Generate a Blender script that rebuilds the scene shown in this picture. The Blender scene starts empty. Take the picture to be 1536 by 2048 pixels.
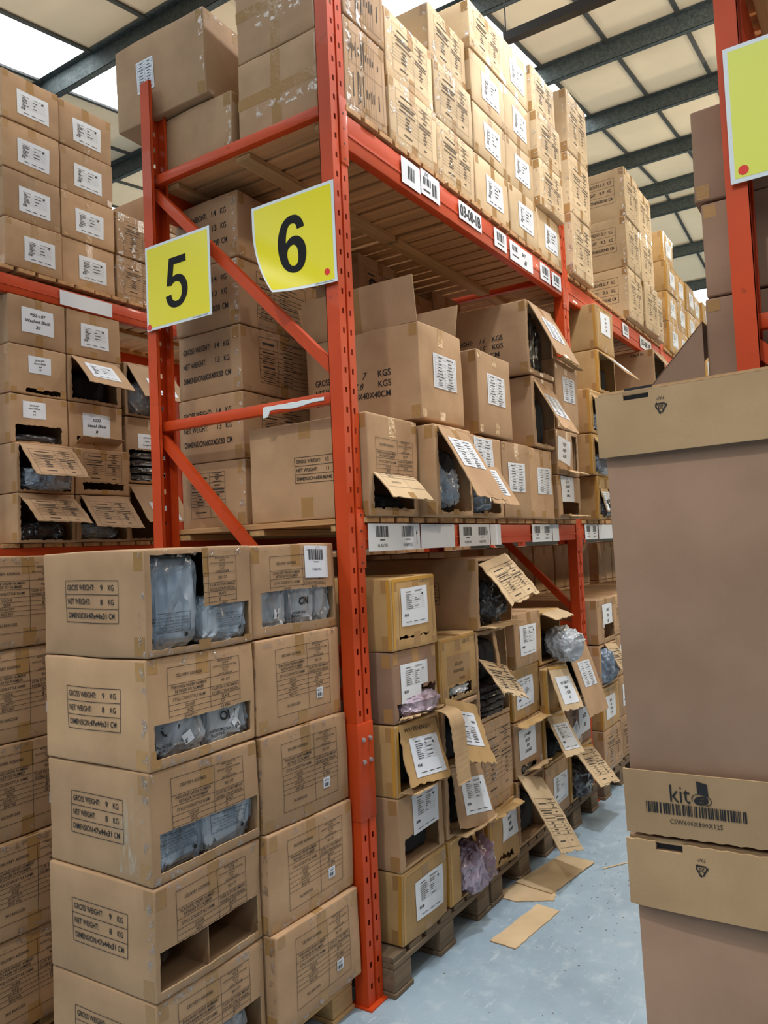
import bpy, math, random
import numpy as np
from mathutils import Vector, Matrix, Euler
random.seed(7)
C = bpy.context.scene.collection
SC = bpy.context.scene
PI = math.pi

# ------------------------------------------------------------------ camera
ctr = np.array([768., 1024.]); VX = np.array([-1640., 1203.]); VY = np.array([1790., 1050.])
FPX = float(np.sqrt(-np.dot(VX - ctr, VY - ctr)))
a_ = -np.array([VX[0] - ctr[0], VX[1] - ctr[1], FPX]); a_ /= np.linalg.norm(a_)
b_ = np.array([VY[0] - ctr[0], VY[1] - ctr[1], FPX]); b_ /= np.linalg.norm(b_)
z_ = np.cross(a_, b_); z_ /= np.linalg.norm(z_)
if z_[1] > 0: z_ = -z_
Rm = np.stack([a_, b_, z_], 1)
cam = bpy.data.cameras.new('camera'); co = bpy.data.objects.new('camera', cam); C.objects.link(co)
r_, d_, f_ = Rm[0], Rm[1], Rm[2]
co.matrix_world = Matrix(((r_[0], -d_[0], -f_[0], 1.684), (r_[1], -d_[1], -f_[1], -2.347), (r_[2], -d_[2], -f_[2], 1.65), (0, 0, 0, 1)))
cam.sensor_fit = 'VERTICAL'; cam.sensor_height = 24; cam.lens = 24 * FPX / 2048; cam.clip_end = 200
SC.camera = co

# ------------------------------------------------------------------ light, world, exposure
SC.view_settings.view_transform = 'Standard'; SC.view_settings.look = 'None'
SC.view_settings.gamma = 1; SC.view_settings.use_curve_mapping = False
SC.view_settings.exposure = -0.30
w = bpy.data.worlds.new('world'); SC.world = w; w.use_nodes = True
w.node_tree.nodes['Background'].inputs[0].default_value = (0.86, 0.92, 1.0, 1)
w.node_tree.nodes['Background'].inputs[1].default_value = 0.13
SKY = 6.0            # brightness of the roof lights
def lamp(loc, power, kind='P', col=(1, .93, .82)):
    l = bpy.data.lights.new('unseen_lamp', 'POINT' if kind == 'P' else 'SPOT'); l.energy = power; l.color = col; l.shadow_soft_size = .16
    if kind == 'A': l.spot_size = math.radians(112); l.spot_blend = .45; l.shadow_soft_size = .12
    o = bpy.data.objects.new('unseen_lamp', l); o.location = loc; C.objects.link(o); return o
WARM = (1, .84, .62); COOL = (.95, .97, 1)
LAMPS = [((0.8, -3.1, 5.75), 500, 'A', (1, .95, .88)), ((0.98, 1.1, 5.8), 560, 'A', COOL), ((0.75, 4.3, 6.0), 165, 'P', (1, .95, .87)), ((0.7, 10.6, 6.4), 170, 'P', WARM), ((-1.6, -3.6, 5.7), 190, 'A', (1, .93, .82)),
         ((6.0, 3.0, 4.5), 420, 'P', WARM), ((5.8, 9.5, 4.6), 560, 'P', WARM), ((6.5, 15, 5.0), 420, 'P', WARM), ((-6.5, 3.0, 4.6), 240, 'P', WARM), ((-6.5, 9.5, 5.0), 420, 'P', WARM), ((-8, 16, 5.0), 300, 'P', WARM)]  # warm point lamps added beyond the view to brighten the roof
for q in LAMPS: lamp(*q)

# ------------------------------------------------------------------ materials
MATS = {}
def lin(r, g, b):
    f = lambda c: (c / 255 / 12.92) if c / 255 < .04045 else ((c / 255 + .055) / 1.055) ** 2.4
    return (f(r), f(g), f(b), 1)
def mat(name, base, rough=.6, metal=0., kind=None, **k):
    m = bpy.data.materials.new(name); m.use_nodes = True; nt = m.node_tree; N = nt.nodes; L = nt.links
    p = N['Principled BSDF']; p.inputs['Base Color'].default_value = base; p.inputs['Roughness'].default_value = rough
    p.inputs['Metallic'].default_value = metal
    MATS[name] = m
    def nd(t, **kw):
        n = N.new(t)
        for a, v in kw.items(): setattr(n, a, v)
        return n
    def mixc(fac, A, B, blend='MIX'):
        x = nd('ShaderNodeMix', data_type='RGBA', blend_type=blend)
        if hasattr(fac, 'links') or not isinstance(fac, (int, float)): L.new(fac, x.inputs[0])
        else: x.inputs[0].default_value = fac
        for i, q in ((6, A), (7, B)):
            if isinstance(q, tuple): x.inputs[i].default_value = q
            else: L.new(q, x.inputs[i])
        return x.outputs[2]
    def noise(scale, detail=3, vec=None, rough=.5):
        n = nd('ShaderNodeTexNoise'); n.inputs['Scale'].default_value = scale; n.inputs['Detail'].default_value = detail
        n.inputs['Roughness'].default_value = rough
        if vec is not None: L.new(vec, n.inputs['Vector'])
        return n.outputs['Fac']
    def ramp(fac, a, b):
        n = nd('ShaderNodeMapRange'); n.inputs[1].default_value = a; n.inputs[2].default_value = b; L.new(fac, n.inputs[0]); return n.outputs[0]
    def bump(h, s, d=.002):
        n = nd('ShaderNodeBump'); n.inputs['Strength'].default_value = s; n.inputs['Distance'].default_value = d
        L.new(h, n.inputs['Height']); L.new(n.outputs[0], p.inputs['Normal'])
    tc = nd('ShaderNodeTexCoord'); oi = nd('ShaderNodeObjectInfo')
    def vec(scale=(1, 1, 1), world=False):
        mp = nd('ShaderNodeMapping'); mp.inputs['Scale'].default_value = scale
        if world:
            g = nd('ShaderNodeNewGeometry'); L.new(g.outputs['Position'], mp.inputs['Vector'])
        else: L.new(tc.outputs['Object'], mp.inputs['Vector'])
        if not world:
            mm = nd('ShaderNodeMath', operation='MULTIPLY'); mm.inputs[1].default_value = 37.; L.new(oi.outputs['Random'], mm.inputs[0])
            L.new(mm.outputs[0], mp.inputs['Location'])
        return mp.outputs[0]
    if kind == 'kraft':
        hv = nd('ShaderNodeHueSaturation'); hv.inputs['Color'].default_value = base
        r = nd('ShaderNodeMapRange'); r.inputs[3].default_value = .84; r.inputs[4].default_value = 1.12; L.new(oi.outputs['Random'], r.inputs[0]); L.new(r.outputs[0], hv.inputs['Value'])
        v = vec((3, 3, 3)); blot = ramp(noise(2.2, 4, v), .35, .7)
        fine = ramp(noise(160, 2, v), .3, .75)
        c = mixc(blot, hv.outputs[0], (.82, .80, .78, 1), 'MULTIPLY')
        c = mixc(fine, c, (.93, .92, .9, 1), 'MULTIPLY')
        L.new(c, p.inputs['Base Color'])
        p.inputs['Specular IOR Level'].default_value = .3
        bump(noise(9, 5, vec((1, 1, 1))), k.get('bs', .35), .006)
    elif kind == 'wood':
        v = vec((.6, 26, 26) if k.get('ax', 0) == 0 else (26, .6, 26)); n1 = ramp(noise(1.2, 5, v, .65), .3, .75)
        L.new(mixc(n1, base, tuple(x * .45 for x in base[:3]) + (1,)), p.inputs['Base Color']); bump(n1, .3, .003)
    elif kind == 'floor':
        v = vec((1, 1, 1), True)
        n1 = ramp(noise(1.6, 7, v, .62), .42, .68); n2 = ramp(noise(11, 8, v, .7), .52, .72)
        vv = vec((7, 1.2, 1), True); sc = ramp(noise(5, 9, vv, .8), .575, .66)
        c = mixc(n1, base, (base[0] * .74, base[1] * .74, base[2] * .76, 1)); c = mixc(n2, c, (base[0] * 1.35, base[1] * 1.25, base[2] * 1.15, 1))
        c = mixc(sc, c, (base[0] * 1.5, base[1] * 1.35, base[2] * 1.25, 1))
        L.new(c, p.inputs['Base Color']); L.new(ramp(noise(3, 5, v), 0, 1.6), p.inputs['Roughness']); bump(noise(40, 4, v), .1, .002)
    elif kind == 'paint':
        v = vec((1, 1, 1), True); n1 = ramp(noise(14, 7, v, .7), .62, .72); n2 = ramp(noise(2.5, 4, v), .35, .7)
        c = mixc(n2, base, tuple(x * .72 for x in base[:3]) + (1,)); c = mixc(n1, c, tuple(x * .45 for x in base[:3]) + (1,))
        L.new(c, p.inputs['Base Color']); p.inputs['Coat Weight'].default_value = .06; p.inputs['Specular IOR Level'].default_value = .35
    elif kind == 'galv':
        v = vec((1, 1, 1), True); vo = nd('ShaderNodeTexVoronoi'); vo.inputs['Scale'].default_value = 45; L.new(v, vo.inputs['Vector'])
        L.new(mixc(vo.outputs['Color'], base, tuple(x * 2.1 for x in base[:3]) + (1,)), p.inputs['Base Color'])
        L.new(ramp(noise(12, 4, v), -.6, 1.2), p.inputs['Roughness'])
    elif kind == 'poly':
        v = vec((1, 1, .45)); q = noise(9, 2, v, .5)
        m1 = nd('ShaderNodeMath', operation='SUBTRACT'); L.new(q, m1.inputs[0]); m1.inputs[1].default_value = .5
        m2 = nd('ShaderNodeMath', operation='ABSOLUTE'); L.new(m1.outputs[0], m2.inputs[0])
        m3 = nd('ShaderNodeMath', operation='ADD'); L.new(ramp(m2.outputs[0], .09, 0), m3.inputs[0]); L.new(noise(14, 3, v, .5), m3.inputs[1]); bump(m3.outputs[0], 1, .008)
        if 'c2' in k: L.new(mixc(ramp(noise(5, 3, v), .4, .62), base, k['c2']), p.inputs['Base Color'])
        p.inputs['Coat Weight'].default_value = k.get('coat', .4); p.inputs['Coat Roughness'].default_value = .12
    elif kind == 'film':
        t = nd('ShaderNodeBsdfTransparent'); g = nd('ShaderNodeBsdfGlossy'); g.inputs['Roughness'].default_value = .12
        mx = nd('ShaderNodeMixShader'); v = vec((1, 1, 1)); n1 = noise(34, 3, v, .5); n2 = noise(60, 4, v, .6)
        b = nd('ShaderNodeBump'); b.inputs['Strength'].default_value = 1; b.inputs['Distance'].default_value = .012; L.new(n2, b.inputs['Height']); L.new(b.outputs[0], g.inputs['Normal'])
        mm = nd('ShaderNodeMath', operation='MULTIPLY'); L.new(ramp(n1, .54, .62), mm.inputs[0]); mm.inputs[1].default_value = k.get('fac', .3); L.new(mm.outputs[0], mx.inputs[0])
        L.new(t.outputs[0], mx.inputs[1]); L.new(g.outputs[0], mx.inputs[2]); L.new(mx.outputs[0], N['Material Output'].inputs['Surface'])
    elif kind == 'scuff':
        t = nd('ShaderNodeBsdfTransparent'); mx = nd('ShaderNodeMixShader'); n1 = noise(7, 8, vec((1, 1, .5)), .75); n2 = noise(9, 8, vec((9, 9, .8)), .7)
        mm = nd('ShaderNodeMath', operation='MULTIPLY'); L.new(ramp(n1, .48, .62), mm.inputs[0]); L.new(ramp(n2, .45, .6), mm.inputs[1]); m4 = nd('ShaderNodeMath', operation='MULTIPLY'); m4.inputs[1].default_value = .6; L.new(mm.outputs[0], m4.inputs[0])
        L.new(m4.outputs[0], mx.inputs[0]); L.new(t.outputs[0], mx.inputs[1]); L.new(p.outputs[0], mx.inputs[2]); L.new(mx.outputs[0], N['Material Output'].inputs['Surface'])
    elif kind == 'tape':
        v = vec((1, 1, 1)); n1 = noise(30, 4, v, .6); bump(n1, .5, .004)
        hv = nd('ShaderNodeHueSaturation'); hv.inputs['Color'].default_value = base
        r = nd('ShaderNodeMapRange'); r.inputs[3].default_value = .8; r.inputs[4].default_value = 1.15; L.new(oi.outputs['Random'], r.inputs[0]); L.new(r.outputs[0], hv.inputs['Value']); L.new(hv.outputs[0], p.inputs['Base Color'])
    elif kind == 'panel':
        v = vec((1, 1, 1), True); L.new(mixc(ramp(noise(1.3, 5, v), .3, .8), base, tuple(x * .86 for x in base[:3]) + (1,)), p.inputs['Base Color'])
    elif kind == 'emit':
        e = nd('ShaderNodeEmission'); e.inputs[0].default_value = base; e.inputs[1].default_value = k['s']; L.new(e.outputs[0], N['Material Output'].inputs['Surface'])
    return m
mat('kraft', lin(192, 157, 121), .62, kind='kraft')
mat('kraft_light', lin(216, 190, 152), .62, kind='kraft')
mat('kraft_gold', lin(196, 160, 108), .62, kind='kraft')
mat('kraft_red', lin(158, 128, 106), .7, kind='kraft')
mat('kraft_raw', lin(205, 172, 130), .85, kind='kraft', bs=.9)
mat('carton_body', lin(166, 134, 112), .75, kind='kraft', bs=.12)
mat('carton_lid', lin(180, 150, 114), .7, kind='kraft', bs=.12)
mat('tape', lin(170, 132, 84), .24, kind='tape')
mat('tape_clear', (1, 1, 1, 1), .2, kind='film', fac=.42)
mat('tape_gold', lin(196, 148, 66), .25, kind='tape')
mat('scuff', lin(214, 210, 192), .6, kind='scuff')
mat('ink', (.012, .012, .014, 1), .7)
mat('ink_soft', (.05, .04, .032, 1), .8)
mat('paper', lin(226, 232, 240), .6)
mat('steel_orange', lin(208, 72, 22), .5, kind='paint')
mat('bolt', (.55, .55, .56, 1), .35, .9)
mat('wood', lin(216, 166, 112), .75, kind='wood')
mat('wood_y', lin(214, 172, 116), .75, kind='wood', ax=1)
mat('wood_old', lin(132, 112, 88), .85, kind='wood', ax=1)
mat('floor_paint', lin(158, 180, 196), .5, kind='floor')
mat('roof_panel', lin(250, 232, 200), .6, kind='panel')
mat('seam', lin(70, 72, 70), .6)
mat('galvanised', (.05, .062, .062, 1), .45, .35, kind='galv')
mat('black_steel', (.02, .02, .022, 1), .4)
mat('roof_light', (.93, .97, 1, 1), kind='emit', s=SKY)
mat('sign_yellow', lin(238, 226, 10), .28)
mat('sign_faded', lin(226, 232, 92), .4)
mat('sign_white', lin(222, 232, 238), .3)
mat('sign_black', (.008, .008, .01, 1), .95)
mat('red_dot', lin(226, 40, 20), .4)
mat('poly_grey', lin(178, 192, 206), .24, kind='poly', c2=lin(120, 138, 156))
mat('poly_silver', lin(196, 204, 212), .22, kind='poly', c2=lin(120, 128, 138), coat=.7)
mat('poly_black', (.012, .013, .017, 1), .3, kind='poly', c2=(.05, .055, .065, 1), coat=.9)
mat('poly_pink', lin(200, 186, 206), .25, kind='poly', c2=lin(120, 92, 106), coat=.6)
mat('garment_brown', (.03, .02, .018, 1), .6, kind='poly', coat=.1)
mat('garment_black', (.006, .006, .008, 1), .9)
mat('wall_grey', lin(112, 108, 100), .8)
mat('dirt', lin(120, 110, 90), .9)

# ------------------------------------------------------------------ mesh tools
class MB:
    def __init__(s): s.V = []; s.F = []; s.M = []; s.n = 0; s.mats = []
    def mi(s, m):
        if m not in s.mats: s.mats.append(m)
        return s.mats.index(m)
    def add(s, P, F, m):
        P = np.asarray(P, float); i = s.mi(m); n = s.n
        s.V.append(P); s.F.extend([tuple(int(k) + n for k in f) for f in F]); s.M.extend([i] * len(F)); s.n += len(P)
    def box(s, lo, hi, m, r=0):
        x0, y0, z0 = lo; x1, y1, z1 = hi
        if r:
            P, F = rbox(lo, hi, r); s.add(P, F, m); return
        P = [(x0, y0, z0), (x1, y0, z0), (x1, y1, z0), (x0, y1, z0), (x0, y0, z1), (x1, y0, z1), (x1, y1, z1), (x0, y1, z1)]
        s.add(P, [(0, 3, 2, 1), (4, 5, 6, 7), (0, 1, 5, 4), (1, 2, 6, 5), (2, 3, 7, 6), (3, 0, 4, 7)], m)
    def bar(s, p, q, wv, hv, m):           # bar from p to q with half vectors
        p, q, wv, hv = map(np.array, (p, q, wv, hv)); P = []
        for e in (p, q):
            for a, b in ((-1, -1), (1, -1), (1, 1), (-1, 1)): P.append(e + a * wv + b * hv)
        s.add(P, [(0, 1, 2, 3), (7, 6, 5, 4), (0, 4, 5, 1), (1, 5, 6, 2), (2, 6, 7, 3), (3, 7, 4, 0)], m)
    def cyl(s, p, q, r, m, n=12):
        p = np.array(p, float); q = np.array(q, float); d = q - p; d /= np.linalg.norm(d)
        a = np.cross(d, (0, 0, 1) if abs(d[2]) < .9 else (1, 0, 0)); a /= np.linalg.norm(a); b = np.cross(d, a)
        P = [e + r * (math.cos(t) * a + math.sin(t) * b) for e in (p, q) for t in np.linspace(0, 2 * PI, n, endpoint=False)]
        s.add(P, [(i, (i + 1) % n, n + (i + 1) % n, n + i) for i in range(n)] + [tuple(range(n))[::-1], tuple(range(n, 2 * n))], m)
    def build(s, name, parent=None, smooth=True, loc=None, rz=0):
        me = bpy.data.meshes.new(name)
        V = np.concatenate(s.V) if s.V else np.zeros((0, 3))
        me.from_pydata(V.tolist(), [], s.F)
        for m in s.mats: me.materials.append(MATS[m])
        me.polygons.foreach_set('material_index', s.M)
        if smooth:
            me.polygons.foreach_set('use_smooth', [True] * len(s.F)); me.set_sharp_from_angle(angle=math.radians(38))
        me.update()
        o = bpy.data.objects.new(name, me); C.objects.link(o)
        if parent: o.parent = parent
        if loc is not None: o.location = loc
        if rz: o.rotation_euler.z = rz
        return o
def rbox(lo, hi, r):
    P = []; F = []
    lo = np.array(lo, float); hi = np.array(hi, float)
    t = [[lo[i], lo[i] + r, hi[i] - r, hi[i]] for i in range(3)]
    for ax in range(3):
        for sd in (0, 1):
            u, v = [(1, 2), (2, 0), (0, 1)][ax]; n0 = len(P)
            for a in t[u]:
                for b in t[v]:
                    p = np.zeros(3); p[ax] = (lo, hi)[sd][ax]; p[u] = a; p[v] = b
                    q = np.clip(p, lo + r, hi - r); d = p - q; p = q + d / max(np.linalg.norm(d), 1e-9) * r; P.append(p)
            for i in range(3):
                for j in range(3):
                    f = (n0 + i * 4 + j, n0 + i * 4 + j + 4, n0 + i * 4 + j + 5, n0 + i * 4 + j + 1); F.append(f if sd else f[::-1])
    return P, F
def tag(o, label=None, cat=None, group=None, kind=None):
    if label: o['label'] = label
    if cat: o['category'] = cat
    if group: o['group'] = group
    if kind: o['kind'] = kind
    return o
def empty(name, loc=(0, 0, 0), rz=0):
    o = bpy.data.objects.new(name, None); o.empty_display_size = .05; o.location = loc; o.rotation_euler.z = rz; C.objects.link(o); return o
def struct(mb, name, smooth=False): return tag(mb.build(name, smooth=smooth), kind='structure')

# ------------------------------------------------------------------ 2-D printing: lists of (points, faces, material)
TX = {}
def text2d(s, bold=0):
    k = (s, bold)
    if k not in TX:
        cu = bpy.data.curves.new('t', 'FONT'); cu.body = s; cu.resolution_u = 1 if bold == 0 else 6; cu.offset = bold
        o = bpy.data.objects.new('t', cu); C.objects.link(o)
        me = o.evaluated_get(bpy.context.evaluated_depsgraph_get()).to_mesh()
        n = len(me.vertices); P = np.zeros(n * 3); me.vertices.foreach_get('co', P); P = P.reshape(-1, 3)[:, :2].copy()
        F = [tuple(p.vertices) for p in me.polygons]
        bpy.data.objects.remove(o); bpy.data.curves.remove(cu)
        if n:
            P -= P.min(0)
        TX[k] = (P, F, (P.max(0) if n else np.array([1, 1])))
    return TX[k]
def T(s, u, v, h, w=None, al='c', m='ink', bold=0, sl=0, rot=0):
    P, F, mx = text2d(s, bold)
    sy = h / mx[1]; sx = w / mx[0] if w else sy
    Q = P * (sx, sy); W = mx[0] * sx
    Q = Q + ({'c': -W / 2, 'l': 0, 'r': -W}[al], -h / 2)
    if sl: Q = Q + np.stack([Q[:, 1] * sl, Q[:, 0] * 0], 1)
    if rot:
        c, s_ = math.cos(rot), math.sin(rot); Q = Q @ np.array([[c, s_], [-s_, c]])
    return [(Q + (u, v), F, m)]
def Rc(u0, v0, u1, v1, m='ink', step=.03):
    nu = max(1, int(math.ceil(abs(u1 - u0) / step))); nv = max(1, int(math.ceil(abs(v1 - v0) / step)))
    U = np.linspace(u0, u1, nu + 1); Vv = np.linspace(v0, v1, nv + 1)
    P = np.array([(a, b) for a in U for b in Vv])
    F = [(i * (nv + 1) + j, (i + 1) * (nv + 1) + j, (i + 1) * (nv + 1) + j + 1, i * (nv + 1) + j + 1) for i in range(nu) for j in range(nv)]
    return [(P, F, m)]
def Ln(u0, v0, u1, v1, w=.0013, m='ink'):
    if abs(u1 - u0) > abs(v1 - v0): return Rc(u0, v0 - w / 2, u1, v0 + w / 2, m)
    return Rc(u0 - w / 2, v0, u0 + w / 2, v1, m)
def Dot(u, v, r, m='ink', n=14, e=1): return [(np.array([(u + e * r * math.cos(t), v + r * math.sin(t)) for t in np.linspace(0, 2 * PI, n, endpoint=False)]), [tuple(range(n))], m)]
def bars(u0, v0, u1, v1, n=22, m='ink', seed=1):
    R = random.Random(seed); out = []; ws = [R.choice((1, 1, 2, 3)) for _ in range(2 * n)]; s = (u1 - u0) / sum(ws); u = u0
    for i, q in enumerate(ws):
        if i % 2 == 0: out += Rc(u, v0, u + q * s, v1, m, 1)
        u += q * s
    return out
def merge(items):
    by = {}
    for P, F, m in items:
        d = by.setdefault(m, [[], [], 0]); d[0].append(P); d[1] += [tuple(k + d[2] for k in f) for f in F]; d[2] += len(P)
    return [(np.concatenate(d[0]), d[1], m) for m, d in by.items()]
def place(items, du=0, dv=0, s=1, rot=0, su=1):
    c, q = math.cos(rot), math.sin(rot); out = []
    for P, F, m in items:
        Q = P * (s * su, s); Q = Q @ np.array([[c, q], [-q, c]]); out.append((Q + (du, dv), F, m))
    return out
ROWS = [.22, .13, .12, .07, .07, .07, .07, .25]
_fc = {}
def form(w, h, style='full', size='10', prs='12 PRS', box=''):
    k = (round(w, 3), round(h, 3), style, size, box)
    if k in _fc: return _fc[k]
    o = []; ink = 'ink' if style == 'full' else 'ink_soft'; sp = .57 * w; v = h
    tot = [0]
    o += Ln(0, 0, 0, h, m=ink) + Ln(w, 0, w, h, m=ink) + Ln(sp, 0, sp, h, m=ink) + Ln(0, h, w, h, m=ink)
    L_ = ['DELIVERY ADDRESS', 'PURCHASE ORDER NUMBER/|RETAILER PO NUMBER', 'STYLE CODE/STYLE NAME', 'COLOUR', 'SIZE', 'QUANTITY', 'BOX NO.', 'SKU BARCODE']
    R_ = ['BRAND GROUP LTD|UNIT M|HEYWOOD DISTRIBUTION PARK|HEYWOOD|OL10|UNITED KINGDOM', '901177', "CLSR 5517-001/MEN'S|DOUBLE STRAP SANDAL", 'BLACK', '', prs, box, '']
    rr = random.Random(5)
    for i, f in enumerate(ROWS):
        hh = f * h; v -= hh; o += Ln(0, v, w, v, m=ink)
        for (s, u0, u1) in ((L_[i], 0, sp), (R_[i], sp, w)):
            ls = [x for x in s.split('|') if x]
            if style == 'greek' and not ls: ls = ['xxxx']
            for j, t in enumerate(ls):
                th = min(.0085, hh / (len(ls) + .3) * .72); vv = v + hh * (len(ls) - j - .5) / len(ls)
                if i in (1,) and len(ls) == 2: vv = v + hh * (.72 if j == 0 else .3)
                mw = (u1 - u0) * .9; ww = len(t) * th * .72
                if style == 'full': o += T(t, (u0 + u1) / 2, vv, th, min(mw, ww), m=ink, bold=.008)
                else:
                    ww = min(mw, ww); o += Rc((u0 + u1) / 2 - ww / 2, vv - th * .3, (u0 + u1) / 2 + ww / 2, vv + th * .3, ink, .05)
    if size and style == 'full': o += T(size, .74 * w, h * (1 - .575), .013, m='ink', sl=.3)
    _fc[k] = merge(o); return _fc[k]
def form2(w, h):      # wide printed form with boxed size run
    o = []; v = h
    o += Ln(0, 0, 0, h, .0016) + Ln(w, 0, w, h, .0016) + Ln(.34 * w, 0, .34 * w, h, .0016) + Ln(0, h, w, h, .0016)
    for f, n in zip((.26, .13, .09, .09, .16, .09, .09, .09), (4, 1, 1, 1, 2, 1, 1, 1)):
        hh = f * h; v -= hh; o += Ln(0, v, w, v, .0016); o += Rc(.06 * w, v + hh * .4, .28 * w, v + hh * .6, 'ink_soft', 1)
        for j in range(n): o += Rc(.44 * w, v + hh * (j + .4) / n, (.62 + .2 * (j % 2)) * w, v + hh * (j + .6) / n, 'ink_soft', 1)
    vv = h * (1 - .73)
    for i in range(8): o += Ln((.36 + .075 * i) * w, vv, (.36 + .075 * i) * w, vv + .1 * h, .0012)
    return merge(o)
def gross(w, h, a, b, d, table=True, hh=.0165, unit='CM', kg='KG'):
    o = []
    for i, (t, x) in enumerate((('GROSS WEIGHT:', a), ('NET WEIGHT:', b), ('DIMENSION:', d))):
        v = h * (2.5 - i) / 3
        o += T(t, .04 * w, v, hh, .53 * w * len(t) / 13, 'l', bold=.012)
        if i < 2: o += T(x, .70 * w if len(x) < 3 else .66 * w, v, hh, bold=.008) + T(kg, .87 * w, v, hh, .1 * w * len(kg) / 2, bold=.008)
        else: o += T(x, .45 * w, v, hh, .34 * w, 'l', bold=.02) + T(unit, .88 * w, v, hh, .1 * w, bold=.008)
    if table:
        for i in range(4): o += Ln(0, h * i / 3, w, h * i / 3, .0018)
        o += Ln(0, 0, 0, h, .0018) + Ln(w, 0, w, h, .0018)
    return merge(o)
def sheet(w, h, kind='a', hand=None, seed=0):   # what is printed on a white sheet, origin at its corner
    R = random.Random(seed); o = []
    if kind == 'land':                          # landscape sheet
        o += Rc(.13 * w, .80 * h, .38 * w, .815 * h, 'ink_soft', 1) + Rc(.5 * w, .80 * h, .86 * w, .815 * h, 'ink_soft', 1)
        for j in range(7):
            v = (.72 - .062 * j) * h; o += Ln(.14 * w, v, .9 * w, v, .0006, 'ink_soft')
            o += Rc(.16 * w, v + .01 * h, (.22 + .16 * R.random()) * w, v + .035 * h, 'ink_soft', 1)
            if j % 2: o += Rc(.5 * w, v + .01 * h, (.56 + .2 * R.random()) * w, v + .035 * h, 'ink_soft', 1)
        o += Dot(.80 * w, .76 * h, .035 * h, e=1.5) + bars(.12 * w, .24 * h, .27 * w, .33 * h, 8)
        o += Rc(.2 * w, .1 * h, .36 * w, .125 * h, 'ink_soft', 1) + Rc(.44 * w, .1 * h, .58 * w, .125 * h, 'ink_soft', 1) + Rc(.66 * w, .1 * h, .85 * w, .125 * h, 'ink_soft', 1)
    elif kind == 'a':                           # portrait despatch sheet with a round mark
        o += Rc(.18 * w, .88 * h, .36 * w, .9 * h, 'ink_soft', 1) + Rc(.5 * w, .90 * h, .8 * w, .912 * h, 'ink_soft', 1) + Rc(.52 * w, .875 * h, .78 * w, .885 * h, 'ink_soft', 1)
        o += Dot(.8 * w, .8 * h, .034 * h)
        for j in range(8):
            v = (.80 - .052 * j) * h; o += Ln(.14 * w, v, .88 * w, v, .0006, 'ink_soft')
            o += Rc(.18 * w, v + .012 * h, (.26 + .16 * R.random()) * w, v + .027 * h, 'ink_soft', 1)
            if R.random() < .7: o += Rc(.5 * w, v + .012 * h, (.55 + .18 * R.random()) * w, v + .027 * h, 'ink_soft', 1)
        o += bars(.1 * w, .25 * h, .27 * w, .32 * h, 8) + Rc(.15 * w, .09 * h, .36 * w, .105 * h, 'ink', 1) + Rc(.44 * w, .09 * h, .6 * w, .105 * h, 'ink', 1) + Rc(.66 * w, .09 * h, .86 * w, .105 * h, 'ink', 1)
    elif kind == 'b':                           # gridded form on paper
        for f in (0.06, .13, .2, .29, .38, .47, .56, .68, .74, .86, .94): o += Ln(.07 * w, f * h, .93 * w, f * h, .0007, 'ink_soft')
        for f in (.07, .5, .93): o += Ln(f * w, .06 * h, f * w, .94 * h, .0007, 'ink_soft')
        for f in (.09, .16, .24, .33, .42, .51, .61, .70, .79, .9):
            for c in (.28, .71):
                ww = (.06 + .1 * R.random()) * w; o += Rc(c * w - ww, f * h, c * w + ww, (f + .02) * h, 'ink', 1)
        o += bars(.6 * w, .02 * h, .74 * w, .055 * h, 6)
    if hand:
        for i, s in enumerate(hand):
            n = len(hand); hh = min(.16 * h, .75 * h / (n + .5) * .6)
            o += T(s, .5 * w, h * (.86 - .72 * (i + .5) / n), hh, min(.8 * w, len(s) * hh * .75), sl=.25, bold=.02, rot=.04)
    return merge(o)

# ------------------------------------------------------------------ cartons
def jag(u, v, a, s):
    h = math.sin(u * 127.1 + v * 311.7 + s * 7.3) * 43758.5453; k = math.sin(u * 269.5 + v * 183.3 + s) * 43758.5453
    return (h - math.floor(h) - .5) * 2 * a, (k - math.floor(k) - .5) * 2 * a
class Skin:
    """surface of one carton: front at x=0 facing +x, width along y, height along z"""
    def __init__(s, D, W, H, seed, amp=.0016, bulge=.003):
        s.D, s.W, s.H = D, W, H; R = np.random.RandomState(seed); s.f = R.uniform(7, 17, (3, 3)) * R.choice((-1, 1), (3, 3)); s.ph = R.uniform(0, 6, 3); s.amp = amp; s.bu = bulge
    def d(s, P):
        P = np.asarray(P, float); a = (P[:, 0] + s.D) / s.D; b = P[:, 1] / s.W; c = P[:, 2] / s.H
        A, B, Cc = (np.sin(PI * np.clip(t, 0, 1)) for t in (a, b, c)); Q = P.copy()
        Q[:, 0] += s.bu * B * Cc * (2 * a - 1); Q[:, 1] += s.bu * A * Cc * (2 * b - 1) * .6; Q[:, 2] += s.bu * .4 * A * B * (2 * c - 1)
        return Q + s.amp * np.sin(P @ s.f.T + s.ph)
    def face(s, f, P2, off):
        u, v = P2[:, 0], P2[:, 1]; o = np.full(len(P2), off)
        if f == 'F': P = np.stack([o * 0, u, v], 1); n = (1, 0, 0)
        elif f == 'S': P = np.stack([u - s.D, o * 0, v], 1); n = (0, -1, 0)
        elif f == 'T': P = np.stack([u - s.D, v, o * 0 + s.H], 1); n = (0, 0, 1)
        return s.d(P) + np.array(n) * off
def ticks(L, r, st):
    n = max(2, int(round((L - 2 * r) / st))); return [0, r * .4] + list(np.linspace(r, L - r, n + 1)) + [L - r * .4, L]
def inrect(u, v, hs): return any(h[0] < u < h[2] and h[1] < v < h[3] for h in hs)
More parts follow.
